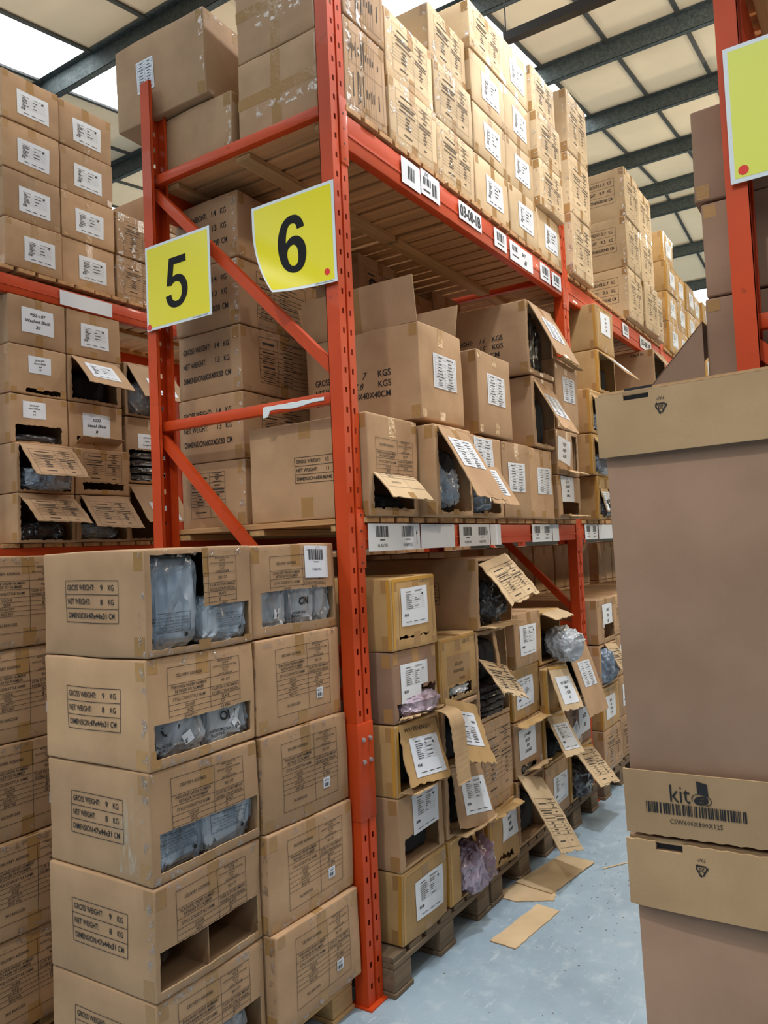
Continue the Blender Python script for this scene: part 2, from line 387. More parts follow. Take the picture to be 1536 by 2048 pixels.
def flapmap(fl, W):
    vh, l, th, curl, roll, down = fl['v'], fl['l'], math.radians(fl['a']), math.radians(fl.get('curl', 0)), math.radians(fl.get('roll', 0)), fl.get('down', 1)
    uc = fl.get('pivot', (fl['u0'] + fl['u1']) / 2); n = 24
    ss = np.linspace(0, l, n + 1); th_s = th + curl * ss / l
    X = np.concatenate([[0], np.cumsum(np.sin((th_s[1:] + th_s[:-1]) / 2) * l / n)]); Z = np.concatenate([[0], np.cumsum(np.cos((th_s[1:] + th_s[:-1]) / 2) * l / n)])
    wp = fl.get('warp', 0)
    def f(P2, off):
        s = np.clip((vh - P2[:, 1]) * down, -.01, l + .02); t = th + curl * s / l
        x = np.interp(s, ss, X) + wp * s * (P2[:, 0] - uc); z = vh - down * np.interp(s, ss, Z)
        x = x + np.cos(t) * off; z = z + down * np.sin(t) * off * 1.0
        u = P2[:, 0] - uc; c, q = math.cos(roll), math.sin(roll); dz = z - vh
        return np.stack([x + .0025, uc + u * c - dz * q * 1.0, vh + dz * c + u * q], 1)
    return f
def add_decals(mb, items, fn, keep=None, off=.0009):
    for P, F, m in items:
        FF = F
        if keep is not None:
            FF = [f for f in F if keep(*P[list(f)].mean(0))]
        if FF:
            o = off + (.0004 if m not in ('ink', 'ink_soft') else .0007)
            if m == 'tape': o = off * .5
            if m == 'tape_clear': o = off + .0012
            mb.add(fn(P, o), FF, m)
def paper_part(parent, fn, u0, v0, w, h, items, keep=None, rot=0, name='label_sheet', label=None):
    mb = MB(); cu, cv = u0 + w / 2, v0 + h / 2
    def tr(it): return place(place(it, -w / 2, -h / 2), cu, cv, rot=rot)
    add_decals(mb, tr(Rc(0, 0, w, h, 'paper', .02)), fn, keep, off=.0016)
    if not mb.F: return None
    add_decals(mb, tr(items), fn, keep, off=.0022)
    o = mb.build(name, parent, smooth=False)
    if label: o['label'] = label
    return o
NB = [0]
def carton(x, y, z, D, W, H, label, group, rz=0., k='kraft', print_f=(), print_s=(), sheets=(), holes=(), flaps=(), tape=True, film=0, jagged=.004, name='cardboard_box', notop=False, amp=.0016, bulge=.003, lean=0, divider=False, side_tape=True):
    """x,y,z = bottom corner of the front face nearest the camera"""
    NB[0] += 1; seed = NB[0]; R = random.Random(seed); g = .003
    W = W - g; H = H - .002; sk = Skin(D, W, H, seed, amp, bulge); r = .007
    mb = MB(); body_only = not (sheets or flaps)
    def grid(axu, axv, fix, flip, us, vs, skip=None):
        P = np.zeros((len(us) * len(vs), 3)); U, V = np.meshgrid(us, vs, indexing='ij')
        ax = 3 - axu - axv; P[:, axu] = U.ravel(); P[:, axv] = V.ravel(); P[:, ax] = fix
        lo = np.array([-D + r, r, r]); hi = np.array([-r, W - r, H - r]); Q = np.clip(P, lo, hi); d = P - Q; L = np.linalg.norm(d, axis=1, keepdims=True)
        P = Q + d / np.maximum(L, 1e-9) * np.where(L > 1e-9, r, 0)
        nv = len(vs); F = []
        for i in range(len(us) - 1):
            for j in range(nv - 1):
                if skip and skip((us[i] + us[i + 1]) / 2, (vs[j] + vs[j + 1]) / 2): continue
                f = (i * nv + j, (i + 1) * nv + j, (i + 1) * nv + j + 1, i * nv + j + 1); F.append(f[::-1] if flip else f)
        return P, F
    tx = [t - D for t in ticks(D, r, .05)]; ty = ticks(W, r, .05); tz = ticks(H, r, .05)
    fr_holes = list(holes)
    for axu, axv, fix, flip, us, vs in ((0, 2, 0., False, tx, tz), (0, 2, W, True, tx, tz), (1, 2, -D, True, ty, tz), (0, 1, H, False, tx, ty), (0, 1, 0., True, tx, ty)):
        if notop and fix == H and axv == 1: continue
        P, F = grid(axu, axv, fix, flip, us, vs); mb.add(sk.d(P), F, k)
    if not fr_holes:
        P, F = grid(1, 2, 0., False, ty, tz); mb.add(sk.d(P), F, k)
    else:
        st = .014
        def cuts(L, i, j):
            s = set(round(float(t), 5) for t in list(np.arange(r, L - r, st)) + [0, r * .4, r, L - r, L - r * .4, L])
            for h in fr_holes:
                for e in (h[i], h[j]):
                    s = set(t for t in s if abs(t - e) > .006 or t in (0, round(L, 5))); s.add(round(e, 5))
            return sorted(s)
        us, vs = cuts(W, 0, 2), cuts(H, 1, 3); P, F = grid(1, 2, 0., False, us, vs, lambda u, v: inrect(u, v, fr_holes))
        U, V = np.meshgrid(us, vs, indexing='ij'); U = U.ravel(); V = V.ravel()
        onb = [i for i in range(len(P)) if any(h[0] - 1e-4 <= U[i] <= h[2] + 1e-4 and h[1] - 1e-4 <= V[i] <= h[3] + 1e-4 for h in fr_holes)]
        for i in onb:
            a, b = jag(U[i], V[i], jagged, seed); P[i, 1] += a; P[i, 2] += b
        Pd = sk.d(P); mb.add(Pd, F, k)
        ec = {}
        for f in F:
            for a, b in zip(f, f[1:] + f[:1]): ec[(a, b)] = 1
        be = [(a, b) for (a, b) in ec if (b, a) not in ec and a in set(onb) and b in set(onb)]
        if be:
            Pi = Pd.copy(); Pi[:, 0] -= .005; n = len(Pd)
            mb.add(np.concatenate([Pd, Pi]), [(b, a, a + n, b + n) for a, b in be], 'kraft_raw')
        # inner liner
    if fr_holes or notop:
        t = .006; Li = MB(); x0, x1, y0, y1, z0, z1 = -D + t, -t, t, W - t, t, H - (t if not notop else 0)
        Q = [(x0, y0, z0), (x1, y0, z0), (x1, y1, z0), (x0, y1, z0), (x0, y0, z1), (x1, y0, z1), (x1, y1, z1), (x0, y1, z1)]
        FF = [(0, 1, 2, 3), (0, 4, 5, 1), (3, 2, 6, 7), (0, 3, 7, 4)]
        if not notop: FF.append((4, 7, 6, 5))
        mb.add(sk.d(np.array(Q)), FF, k)
        if divider:
            mb.box((-D + .01, W * .5 - .002, .006), (-.02, W * .5 + .002, H * .8), k)
    # printing and tape on the front
    deco = []
    if tape:
        c = W / 2 + R.uniform(-.012, .012); tw = .024
        deco += Rc(c - tw, H - R.uniform(.06, .1), c + tw, H - r * .6, 'tape') + Rc(c - tw, r * .6, c + tw, R.uniform(.04, .07), 'tape')
        for u in (r, W - r - .035):
            if R.random() < .6: deco += Rc(u, H - R.uniform(.04, .06), u + .035, H - r, 'tape')
            if R.random() < .5: deco += Rc(u, r, u + .035, R.uniform(.03, .06), 'tape')
    if film:
        if film > 1: deco += Rc(W * .3, r, W * .42, H - r, 'tape_clear') + Rc(r, r, r + .05, H - r, 'tape_clear')
        deco += Rc(r, H - .026, W - r, H - r * .5, 'tape_clear') + Rc(r, r * .5, W - r, .024, 'tape_clear')
    if k == 'kraft_gold':
        deco += Rc(r, r, r + .014, H - r, 'tape_gold') + Rc(r, H - .016, W - r, H - r * .6, 'tape_gold')
    deco += list(print_f)
    fl_rects = []
    for fl in flaps:
        if fl.get('down', 1) == 1 and not fl.get('plain'): fl_rects.append((fl['u0'], fl['v'] - fl['l'], fl['u1'], fl['v']))
    outside = (lambda u, v: not inrect(u, v, fr_holes)) if fr_holes else None
    add_decals(mb, deco, lambda P, o: sk.face('F', P, o), outside)
    sd = list(print_s)
    if k == 'kraft_gold': sd += Rc(D - .02, r, D - r * .6, H - r, 'tape_gold')
    if side_tape:
        sd += Rc(D - .05, r, D - r, .06, 'tape') + Rc(D - .045, H - .06, D - r, H - r, 'tape')
        if film: sd += Rc(D - .03, r, D - r * .5, H - r, 'tape_clear')
    add_decals(mb, sd, lambda P, o: sk.face('S', P, o))
    if tape: add_decals(mb, Rc(.02, W / 2 - .024, D - .003, W / 2 + .024, 'tape'), lambda P, o: sk.face('T', P, o)) if not notop else None
    if body_only:
        root = mb.build(name, loc=(x, y, z), rz=rz)
    else:
        root = empty(name, (x, y, z), rz); mb.build('body', root)
    if lean: root.rotation_euler.y = lean
    tag(root, label, 'box', group)
    fparts = []
    for fl in flaps:
        fm = flapmap(fl, W); fb = MB(); dn = fl.get('down', 1)
        l = fl['l']; u0, u1, vh = fl['u0'], fl['u1'], fl['v']; nu = max(4, int((u1 - u0) / .02)); nv = max(4, int(l / .02)); P = []
        for i in range(nu + 1):
            for j in range(nv + 1):
                u = u0 + (u1 - u0) * i / nu; s = l * j / nv; a, b = jag(u, s, fl.get('jag', .003), seed)
                if 0 < i < nu: a = 0
                if 0 < j < nv or j == 0: b = 0
                else: b *= 2.0
                tp = fl.get('taper', 0) * (j / nv) * (1 if i < nu / 2 else -1) * abs(i / nu - .5) * 2
                P.append((u + a + tp, vh - dn * (s + b)))
        P = np.array(P); F = [(i * (nv + 1) + j, i * (nv + 1) + j + 1, (i + 1) * (nv + 1) + j + 1, (i + 1) * (nv + 1) + j) for i in range(nu) for j in range(nv)]
        if dn < 0: F = [f[::-1] for f in F]
        A = fm(P, 0); B = fm(P, -.0045); n = len(P); kk = fl.get('k', k); fb.add(A, F, kk); fb.add(B, [f[::-1] for f in F], 'kraft_raw')
        rim = [i * (nv + 1) for i in range(nu + 1)][::-1] + list(range(0, nv + 1))[1:] + [i * (nv + 1) + nv for i in range(nu + 1)][1:] + [nu * (nv + 1) + nv - j for j in range(nv + 1)][1:]
        fb.add(np.concatenate([A, B]), [(rim[i], rim[(i + 1) % len(rim)], rim[(i + 1) % len(rim)] + n, rim[i] + n) for i in range(len(rim))], 'kraft_raw')
        kp = lambda u, v, q=(u0 + .004, vh - l + .003, u1 - .004, vh): inrect(u, v, [q])
        if dn == 1 and not fl.get('plain'): add_decals(fb, deco, fm, kp)
        if 'print' in fl: add_decals(fb, fl['print'], fm, kp)
        fo = fb.build(fl.get('name', 'flap'), root)
        fparts.append((fo, fm, kp, fl))
    for sh in sheets:
        u0, v0, sw, shh = sh['r']; it = sh['it']; rot = sh.get('rot', 0)
        if sh.get('on') == 'S': paper_part(root, lambda P, o: sk.face('S', P, o), u0, v0, sw, shh, it, None, rot, label=sh.get('label')); continue
        if sh.get('flap') is not None:
            fo, fm, kp, fl = fparts[sh['flap']]; paper_part(fo, fm, u0, v0, sw, shh, it, kp, rot, label=sh.get('label'))
        else: paper_part(root, lambda P, o: sk.face('F', P, o), u0, v0, sw, shh, it, outside, rot, label=sh.get('label'))
    return root

# ------------------------------------------------------------------ bags
def bag(x, y, z, sx, sy, sz, m, label, group='bagged goods in the cartons', seed=1, cat='bag', name='plastic_bag', e=.6, fold=.05, rz=0, deco=None, ry=0):
    nu, nv = 84, 52; R = np.random.RandomState(seed); P = []
    U, V = np.meshgrid(np.linspace(0, 2 * PI, nu, endpoint=False), np.linspace(-PI / 2, PI / 2, nv), indexing='ij')
    sg = lambda t: np.sign(t) * np.abs(t) ** e
    X = sg(np.cos(V)) * sg(np.cos(U)); Y = sg(np.cos(V)) * sg(np.sin(U)); Z = sg(np.sin(V)); P = np.stack([X, Y, Z], -1).reshape(-1, 3)
    d = np.zeros(len(P))
    for i in range(12):
        f = R.normal(size=3) * (1.6 + .9 * i) * (1, 1.5, .6); ph = R.uniform(0, 6); q = 1 - np.abs(np.sin(P @ f + ph + .8 * np.sin(P @ f[::-1] * .7)))
        d += (q ** 2.2) * fold * .8 / (1 + .3 * i) - fold * .16 / (1 + .3 * i)
    P = P * (1 + d[:, None]) * (sx / 2, sy / 2, sz / 2); P[:, 2] += sz / 2
    P[:, 2] = np.maximum(P[:, 2], 0.001)
    F = [(i * nv + j, ((i + 1) % nu) * nv + j, ((i + 1) % nu) * nv + j + 1, i * nv + j + 1) for i in range(nu) for j in range(nv - 1)]
    mb = MB(); mb.add(P, F, m)
    if deco:      # printing pressed on the +x side: points (u=y, v=z)
        def fn(Q, off):
            yy, zz = Q[:, 0], Q[:, 1]; out = []
            mask = P[:, 0] > 0
            PP = P[mask]
            for a, b in zip(yy, zz):
                dd = (PP[:, 1] - a) ** 2 + (PP[:, 2] - b) ** 2; i = np.argpartition(dd, 4)[:4]; w_ = 1 / (dd[i] + 1e-6); out.append(((PP[i, 0] * w_).sum() / w_.sum() + .004, a, b))
            return np.array(out)
        for Q, F2, m2 in deco: mb.add(fn(Q, 0), F2, m2)
    o = mb.build(name, loc=(x, y, z), rz=rz); o.rotation_euler.y = ry; tag(o, label, cat, group); return o
# ------------------------------------------------------------------ building shell
mb = MB(); mb.box((-14, -9, -.1), (12, 30, 0), 'floor_paint'); struct(mb, 'floor')
ZR, YR, SL = 7.9, 12.25, .12
def rz_(y): return ZR - SL * abs(y - YR)
xs = sorted([-1.44 - .825 * k for k in range(0, 16)] + [-1.44 + .77 * k for k in range(1, 18)])
LIGHTS = [-1.44 - .825 * (k + 1) for k in (0, 4, 8, 12)] + [-1.44 + .77 * 4, -1.44 + .77 * 9]      # left edges of the roof light strips
def is_light(xa, y):
    return any(abs(xa - b) < .02 for b in LIGHTS) if y < (8.05 if xa > -3 else YR + 4.15) else (-9.8 < xa < 1.9 and 16.4 < y < 21)
mb = MB(); ml = MB()
ys = [-9, -4.85, -3.0, -1.15, .7, 2.6, 4.45, 6.3, 8.1, 9.96, 11.8, YR, 12.7, 14.55, 16.4, 18.2, 20, 22, 24, 26, 30]
for i in range(len(xs) - 1):
    for a, b in zip(ys, ys[1:]):
        m_ = ml if is_light(xs[i], (a + b) / 2) else mb
        P = [(xs[i], a, rz_(a)), (xs[i + 1], a, rz_(a)), (xs[i + 1], b, rz_(b)), (xs[i], b, rz_(b))]
        m_.add(P, [(0, 3, 2, 1)], 'roof_light' if m_ is ml else 'roof_panel')
    for a, b in ((-9, YR), (YR, 30)):
        mb.bar((xs[i], a, rz_(a) - .012), (xs[i], b, rz_(b) - .012), (.022, 0, 0), (0, 0, .012), 'seam')
struct(mb, 'ceiling'); tag(ml.build('window_1', smooth=False), kind='structure')
n_ = 0
for y in [-3.0, -1.15, .7, 2.6, 4.45, 6.3, 8.1, 9.96, 11.8, 12.7, 14.55, 16.4, 18.2, 20, 22, 24, 26]:
    z = rz_(y) - .02; mb = MB(); h = .2
    mb.box((-14, y - .035, z - h), (12, y - .031, z), 'galvanised'); mb.box((-14, y - .035, z - h), (12, y + .03, z - h + .004), 'galvanised'); mb.box((-14, y - .1, z - .004), (12, y - .03, z), 'galvanised')
    mb.box((-14, y + .026, z - h), (12, y + .03, z - h + .02), 'galvanised')
    tag(mb.build('trim_%d' % (n_ + 1), smooth=False), kind='structure'); n_ += 1
mb = MB(); mb.box((-14.1, -9, 0), (-14, 30, 6), 'wall_grey'); struct(mb, 'wall_left')
mb = MB(); mb.box((12, -9, 0), (12.1, 30, 6), 'wall_grey'); struct(mb, 'wall_right')
mb = MB(); mb.box((-14, 30, 0), (12, 30.1, 8), 'wall_grey'); struct(mb, 'wall_back')
# suspended service bar and its wire
root = empty('service_bar', (0, 2.4, 4.95)); tag(root, 'black suspended service bar on a thin wire under the roof', 'bar')
mb = MB(); mb.box((-.28, -.03, 0), (8, .03, .06), 'black_steel'); mb.build('bar', root)
mb = MB(); mb.cyl((-.27, 0, .06), (-.27, 0, 1.2), .005, 'black_steel', 6); mb.cyl((3.9, 0, .06), (3.9, 0, 1.2), .005, 'black_steel', 6); mb.build('wire', root)
# housings for the unseen lamps, some of them added only as fill
for i, (lo, pw, kd_, cl_) in enumerate(LAMPS):
    root = empty('unseen_lamp_fitting', (lo[0], lo[1], lo[2] + (.03 if kd_ == 'A' else .2))); tag(root, 'square unseen lamp giving aisle light and added roof fill', 'lamp', 'high bay lamps')
    mb = MB(); mb.box((-.28, -.28, 0), (.28, .28, .08), 'black_steel', .01); mb.build('housing', root)
    mb = MB(); mb.cyl((0, 0, .08), (0, 0, rz_(lo[1]) - lo[2] - .24), .006, 'black_steel', 6); mb.build('wire', root)

# ------------------------------------------------------------------ racking
def upright_bm(mirror, splice=False):
    """open channel: holed web at x=0 facing out, flanges running in to x=-.06, y 0..0.095"""
    mb = MB(); sx = 1 if mirror else -1; t = .0025; H = 3.8
    def q(lo, hi): mb.box((min(lo[0] * 1, hi[0]), lo[1], lo[2]), (max(lo[0], hi[0]), hi[1], hi[2]), 'steel_orange')
    X = lambda a: sx * a
    def bx(x0, x1, y0, y1, z0, z1): mb.box((min(X(x0), X(x1)), y0, z0), (max(X(x0), X(x1)), y1, z1), 'steel_orange')
    bx(0, .06, 0, t, .0, H); bx(0, .06, .095 - t, .095, 0, H)                       # flanges
    bx(.06 - t, .06, 0, .014, 0, H); bx(.06 - t, .06, .081, .095, 0, H)             # lips
    for y0, y1 in ((t, .018), (.030, .042), (.042, .053), (.053, .065), (.077, .095 - t)):
        d = .006 if y0 == .042 else 0; bx(d, d + t, y0, y1, 0, H)
    bx(0, .006, .041, .0425, 0, H); bx(0, .006, .0525, .054, 0, H)
    z = .06
    while z < H:
        for y0, y1, dz in ((.018, .030, 0), (.065, .077, .0)):
            bx(0, t, y0, y1, z + .022, min(z + .075, H))
        z += .075
    for y0, y1 in ((.018, .030), (.065, .077)): bx(0, t, y0, y1, 0, .06)
    return mb
UPM = {}
def rack_frame(x0, x1, y, label, group=None, splice=False, flip=False, hide=False):
    """x0 rear, x1 front"""
    root = empty('rack_frame', (x1, y, 0)); tag(root, label, 'rack frame', group)
    D = x1 - x0
    for k, (xx, mir) in enumerate(((0, False), (-D, True))):
        if mir not in UPM: UPM[mir] = upright_bm(mir).build('upright', root, smooth=False)
        else:
            o = UPM[mir].copy(); C.objects.link(o); o.parent = root
            UPM[mir] = UPM[mir]
        o = UPM[mir] if UPM[mir].parent == root else o
        o.location = (xx, 0, 0)
        mb = MB(); s = 1 if not mir else -1
        mb.box((xx - .075 if s > 0 else xx - .02, -.012, 0), (xx + .02 if s > 0 else xx + .075, .108, .006), 'steel_orange'); mb.build('base_plate', root, smooth=False)
    z = 3.35
    while z > 0:
        mb = MB(); mb.box((-D + .004, .03, z - .022), (-.004, .065, z + .022), 'steel_orange', .004); mb.build('horizontal_brace', root)
        z -= 1.12
    z = 3.30
    for i in range(3):
        mb = MB(); mb.bar((-D + .03, .047, z - i * 1.12), (-.03, .047, z - 1.0 - i * 1.12), (0, .016, 0), (.014, 0, .016), 'steel_orange'); mb.build('diagonal_brace', root, smooth=False)
    if splice:
        mb = MB(); mb.box((-.062, -.0035, .66), (.0035, .0985, 1.01), 'steel_orange', .003); sp = mb.build('splice_sleeve', root)
        for yy, zz in ((.03, .95), (.072, .95), (.03, .87), (.072, .87)):
            mb = MB(); mb.cyl((.0035, yy, zz), (.008, yy, zz), .009, 'bolt', 10); mb.cyl((.008, yy, zz), (.013, yy, zz), .0055, 'bolt', 8); mb.build('bolt', sp)
    return root
def rack_beam(x, y0, y1, ztop, h, label, out=1, labels=(), group=None):
    root = empty('rack_beam', (x, y0, ztop)); tag(root, label, 'rack beam', group); L = y1 - y0
    mb = MB(); t = .045 * -out
    a, b = sorted((0, t)); mb.box((a, .003, -h), (b, L - .003, 0), 'steel_orange', .006)
    sx = .004 * out; e0, e1 = sorted((sx, 0)); mb.box((e0, .003, -h * .62), (e1, L - .003, -h * .55), 'steel_orange')
    mb.build('beam', root)
    for yy in (0, L):
        mb = MB(); c0, c1 = sorted((-.004 * out, .0045 * out))
        s = -.05 if yy == 0 else .0
        mb.box((c0, yy + s, -h - .07), (c1, yy + s + .05, .055), 'steel_orange', .0015)
        for k in range(4): mb.cyl((c1 if out > 0 else c0, yy + s + .025, -h - .05 + k * .06), ((c1 if out > 0 else c0) + .001 * out, yy + s + .025, -h - .05 + k * .06), .0045, 'black_steel', 8)
        mb.build('end_connector', root)
    for (ya, yb, za, zb, items, mt) in labels:
        mb = MB(); ww, hh = yb - ya, zb - za
        fn = lambda P, o, ya=ya, za=za: np.stack([np.full(len(P), (.0065 + o) * out) + .0015 * np.sin(P[:, 0] * 23) * out, (P[:, 0] if out > 0 else P[:, 0]) + ya - y0, P[:, 1] + za - ztop], 1)
        add_decals(mb, Rc(0, 0, ww, hh, mt, .03), fn, off=.0005); add_decals(mb, items, fn, off=.001)
        mb.build('beam_label', root, smooth=False)
    return root
def deck(x0, x1, y0, y1, z, label, group, n=None, edge=True):
    """slatted timber deck, boards run across (x), top surface at z"""
    root = empty('timber_deck', (x1, y0, z)); tag(root, label, 'deck', group); L = y1 - y0; D = x1 - x0; n = n or int(L / .115); p = L / n
    R = random.Random(int(y0 * 100) + int(z * 10))
    for i in range(n):
        mb = MB(); a = i * p + .004; mb.box((-D, a, -.022 + R.uniform(-.0015, 0)), (R.uniform(-.006, .004), a + p - R.uniform(.014, .026), 0), 'wood', .002); mb.build('slat', root, smooth=False)
    for xx in (-D + .12, -D / 2, -.13):
        mb = MB(); mb.box((xx - .04, .01, -.05), (xx + .04, L - .01, -.024), 'wood_y', .003); mb.build('stringer', root, smooth=False)
    return root
FR = {}
rack_frame(-1.06, 0, 0, 'orange rack frame in front, carrying the yellow 5 and 6 signs', splice=True)
rack_frame(-1.06, 0, 2.45, 'second orange rack frame along the middle row')
rack_frame(-1.06, 0, 4.95, 'third orange rack frame along the middle row')
rack_frame(-1.06, 0, 7.45, 'farthest orange rack frame of the middle row')
rack_frame(1.345, 2.4, 0.0, 'orange rack frame at the right edge with a cropped yellow sign')
rack_frame(1.345, 2.4, 2.5, 'orange rack frame behind the one at the right edge')
rack_frame(-3.55, -2.5, -.14, 'orange rack frame at the near end of the left row')
rack_frame(-3.55, -2.5, 2.4, 'orange rack frame farther along the left row')
def bc(w, h, txts, arrow=False):
    o = []
    n = len(txts)
    for i, t in enumerate(txts):
        c = w * (i + .5) / n; bw = min(.38 * w / n * 1.4, .09)
        o += bars(c - bw / 2, h * .5, c + bw / 2, h * .9, 18, seed=i + 3) + T(t, c, h * .2, h * .13, bw * .8) + Rc(c - bw * .2, h * .38, c + bw * .2, h * .42, 'ink_soft', 1)
    if arrow: o += Ln(w * .93, h * .2, w * .93, h * .7, .002) + [(np.array([(w * .915, h * .6), (w * .945, h * .6), (w * .93, h * .78)]), [(0, 1, 2)], 'ink')]
    return o
def sm(w, h): return bars(w * .2, h * .4, w * .8, h * .85, 10) + Rc(w * .25, h * .2, w * .75, h * .27, 'ink_soft', 1)
lb = [(.115, .5, 1.638, 1.745, bc(.385, .107, ['06.BAYA1', '06.BAYA2'], True), 'paper'), (.51, .81, 1.64, 1.742, [], 'paper'),
      (.86, 1.18, 1.64, 1.742, bc(.32, .1, ['06.BAYB1', '06.BAYB2'], True), 'paper'), (1.19, 1.31, 1.64, 1.742, [], 'paper'), (1.72, 2.02, 1.645, 1.742, bc(.3, .097, ['06.BAYC1', '06.BAYC2'], True), 'paper'), (2.03, 2.13, 1.645, 1.742, [], 'paper')]
rack_beam(0, .1, 2.445, 1.742, .095, 'orange beam at eye level covered with white barcode labels', labels=lb)
lb = [(2.6, 2.86, 1.645, 1.742, bc(.26, .097, ['06.BAYD1', '06.BAYD2']), 'paper'), (2.88, 3.2, 1.645, 1.742, [], 'paper')]
rack_beam(0, 2.55, 4.945, 1.742, .095, 'orange beam at eye level beyond the second upright', labels=lb)
T1 = T('03-08-1B', .125, .045, .058, .225, bold=.035)
lb = [(.49, .65, 3.215, 3.33, bars(.05, .03, .11, .09, 12), 'paper'), (.655, .83, 3.225, 3.34, bars(.02, .05, .09, .085, 9) + bars(.1, .02, .15, .08, 8) + Rc(.02, .02, .08, .028, 'ink_soft', 1) + T('3A', .05, .1, .02, sl=.3), 'paper'), (1.02, 1.27, 3.235, 3.325, T1, 'paper'),
      (1.42, 1.58, 3.22, 3.32, sm(.16, .1), 'paper'), (1.62, 1.94, 3.205, 3.315, bars(.03, .06, .11, .09, 8) + T('BAY', .2, .075, .02, sl=.3, bold=.03) + T('61', .22, .035, .03, sl=.3, bold=.03) + Rc(.03, .03, .12, .038, 'ink_soft', 1), 'paper'), (2.06, 2.22, 3.215, 3.315, sm(.16, .1), 'paper'), (2.25, 2.41, 3.22, 3.31, sm(.16, .09), 'paper')]
rack_beam(0, .1, 2.445, 3.338, .14, 'orange upper beam with the white 03-08-1B label', labels=lb)
lb = [(3.75, 3.92, 3.22, 3.32, sm(.17, .1), 'paper'), (4.25, 4.6, 3.22, 3.32, T('03-08-2B', .175, .05, .05, .3, bold=.03), 'paper')]
rack_beam(0, 2.55, 4.945, 3.338, .14, 'orange upper beam beyond the second upright', labels=lb)
lb = [(5.5, 5.85, 3.22, 3.32, T('03-09-1B', .175, .05, .05, .3, bold=.03), 'paper')]
rack_beam(0, 5.05, 7.445, 3.338, .14, 'orange upper beam of the third bay from the front', labels=lb)
rack_beam(0, 5.05, 7.445, 1.742, .095, 'orange eye-level beam of the third bay')
for y0, y1, nm in ((.1, 2.445, 'first'), (2.55, 4.945, 'second'), (5.05, 7.445, 'third')):
    rack_beam(-1.06, y0, y1, 3.338, .14, 'rear upper orange beam of the %s bay, middle row' % nm, out=-1)
    rack_beam(-1.06, y0, y1, 1.742, .095, 'rear eye-level orange beam of the %s bay, middle row' % nm, out=-1)
    for z, tn in ((3.372, 'upper'), (1.771, 'eye-level')):
        ym = (y0 + y1) / 2
        deck(-1.1, .012, y0 - .01, ym - .005, z, 'slatted timber deck on the %s beams, near half of the %s bay' % (tn, nm), 'timber decks')
        deck(-1.1, .012, ym + .005, y1 + .01, z, 'slatted timber deck on the %s beams, far half of the %s bay' % (tn, nm), 'timber decks')
lb = [(.56, .94, 3.222, 3.312, [], 'paper')]
rack_beam(-2.5, -.04, 2.395, 3.325, .11, 'orange upper beam of the left row with silvery tape', labels=lb)
rack_beam(-2.5, 2.5, 5.0, 3.325, .11, 'orange upper beam of the left row, farther bay')
rack_beam(-2.5, -.04, 2.395, 1.742, .095, 'orange eye-level beam of the left row')
rack_beam(-3.5, -.04, 2.395, 3.325, .11, 'rear orange upper beam of the left row', out=-1)
deck(-3.6, -2.49, .02, 2.4, 3.372, 'slatted timber deck on the left row upper beams', 'timber decks', 18)
deck(-3.6, -2.49, .02, 2.4, 1.765, 'slatted timber deck on the left row eye-level beams', 'timber decks', 18)
deck(-3.6, -2.49, 2.5, 5.0, 3.372, 'slatted timber deck on the farther left row bay', 'timber decks', 18)
rack_beam(1.345, .1, 2.5, 1.742, .095, 'orange eye-level beam of the right row', out=-1)
rack_beam(1.345, .1, 2.5, 3.338, .14, 'orange upper beam of the right row', out=-1)
for y0, nm in ((5.0, 'third'), (7.5, 'fourth')):
    rack_frame(-3.55, -2.5, y0 - .06, 'distant orange rack frame of the left row, before its %s bay' % nm)
    lb = [(y0 + .3 + .6 * k, y0 + .7 + .6 * k, 1.645, 1.742, [], 'paper') for k in range(4)]
    rack_beam(-2.5, y0 + .04, y0 + 2.44, 1.742, .095, 'distant labelled eye-level beam, left row %s bay' % nm, labels=lb)
rack_beam(-2.5, 2.5, 4.94, 1.742, .095, 'labelled eye-level beam of the left row, second bay', labels=[(2.8 + .6 * k, 3.2 + .6 * k, 1.645, 1.742, [], 'paper') for k in range(3)])
deck(1.33, 2.4, .1, 2.5, 1.771, 'slatted timber deck on the right row eye-level beams', 'timber decks')
deck(1.33, 2.4, .1, 2.5, 3.372, 'slatted timber deck on the right row upper beams', 'timber decks')
# white tape left on the lower brace
mb = MB(); P = []; n = 24
for i in range(n + 1):
    t = i / n; x = -.42 + .31 * t; wv = .001 * math.sin(t * 31); z0 = 2.214 + .006 * t + .004 * math.sin(t * 9) - (.022 if t < .1 else 0); z1 = 2.2345 + wv
    P += [(x, .0275 + wv, z0), (x, .0275, z1), (x, .05, 2.254)]
F = [(3 * i + j, 3 * i + 3 + j, 3 * i + 4 + j, 3 * i + 1 + j) for i in range(n) for j in range(2)]
P = np.array(P); mb.add(P, F, 'sign_white'); mb.add(P + (0, .001, -.001), [f[::-1] for f in F], 'sign_white')
tag(mb.build('tape_strip'), 'torn white tape stuck along the middle orange brace', 'tape')

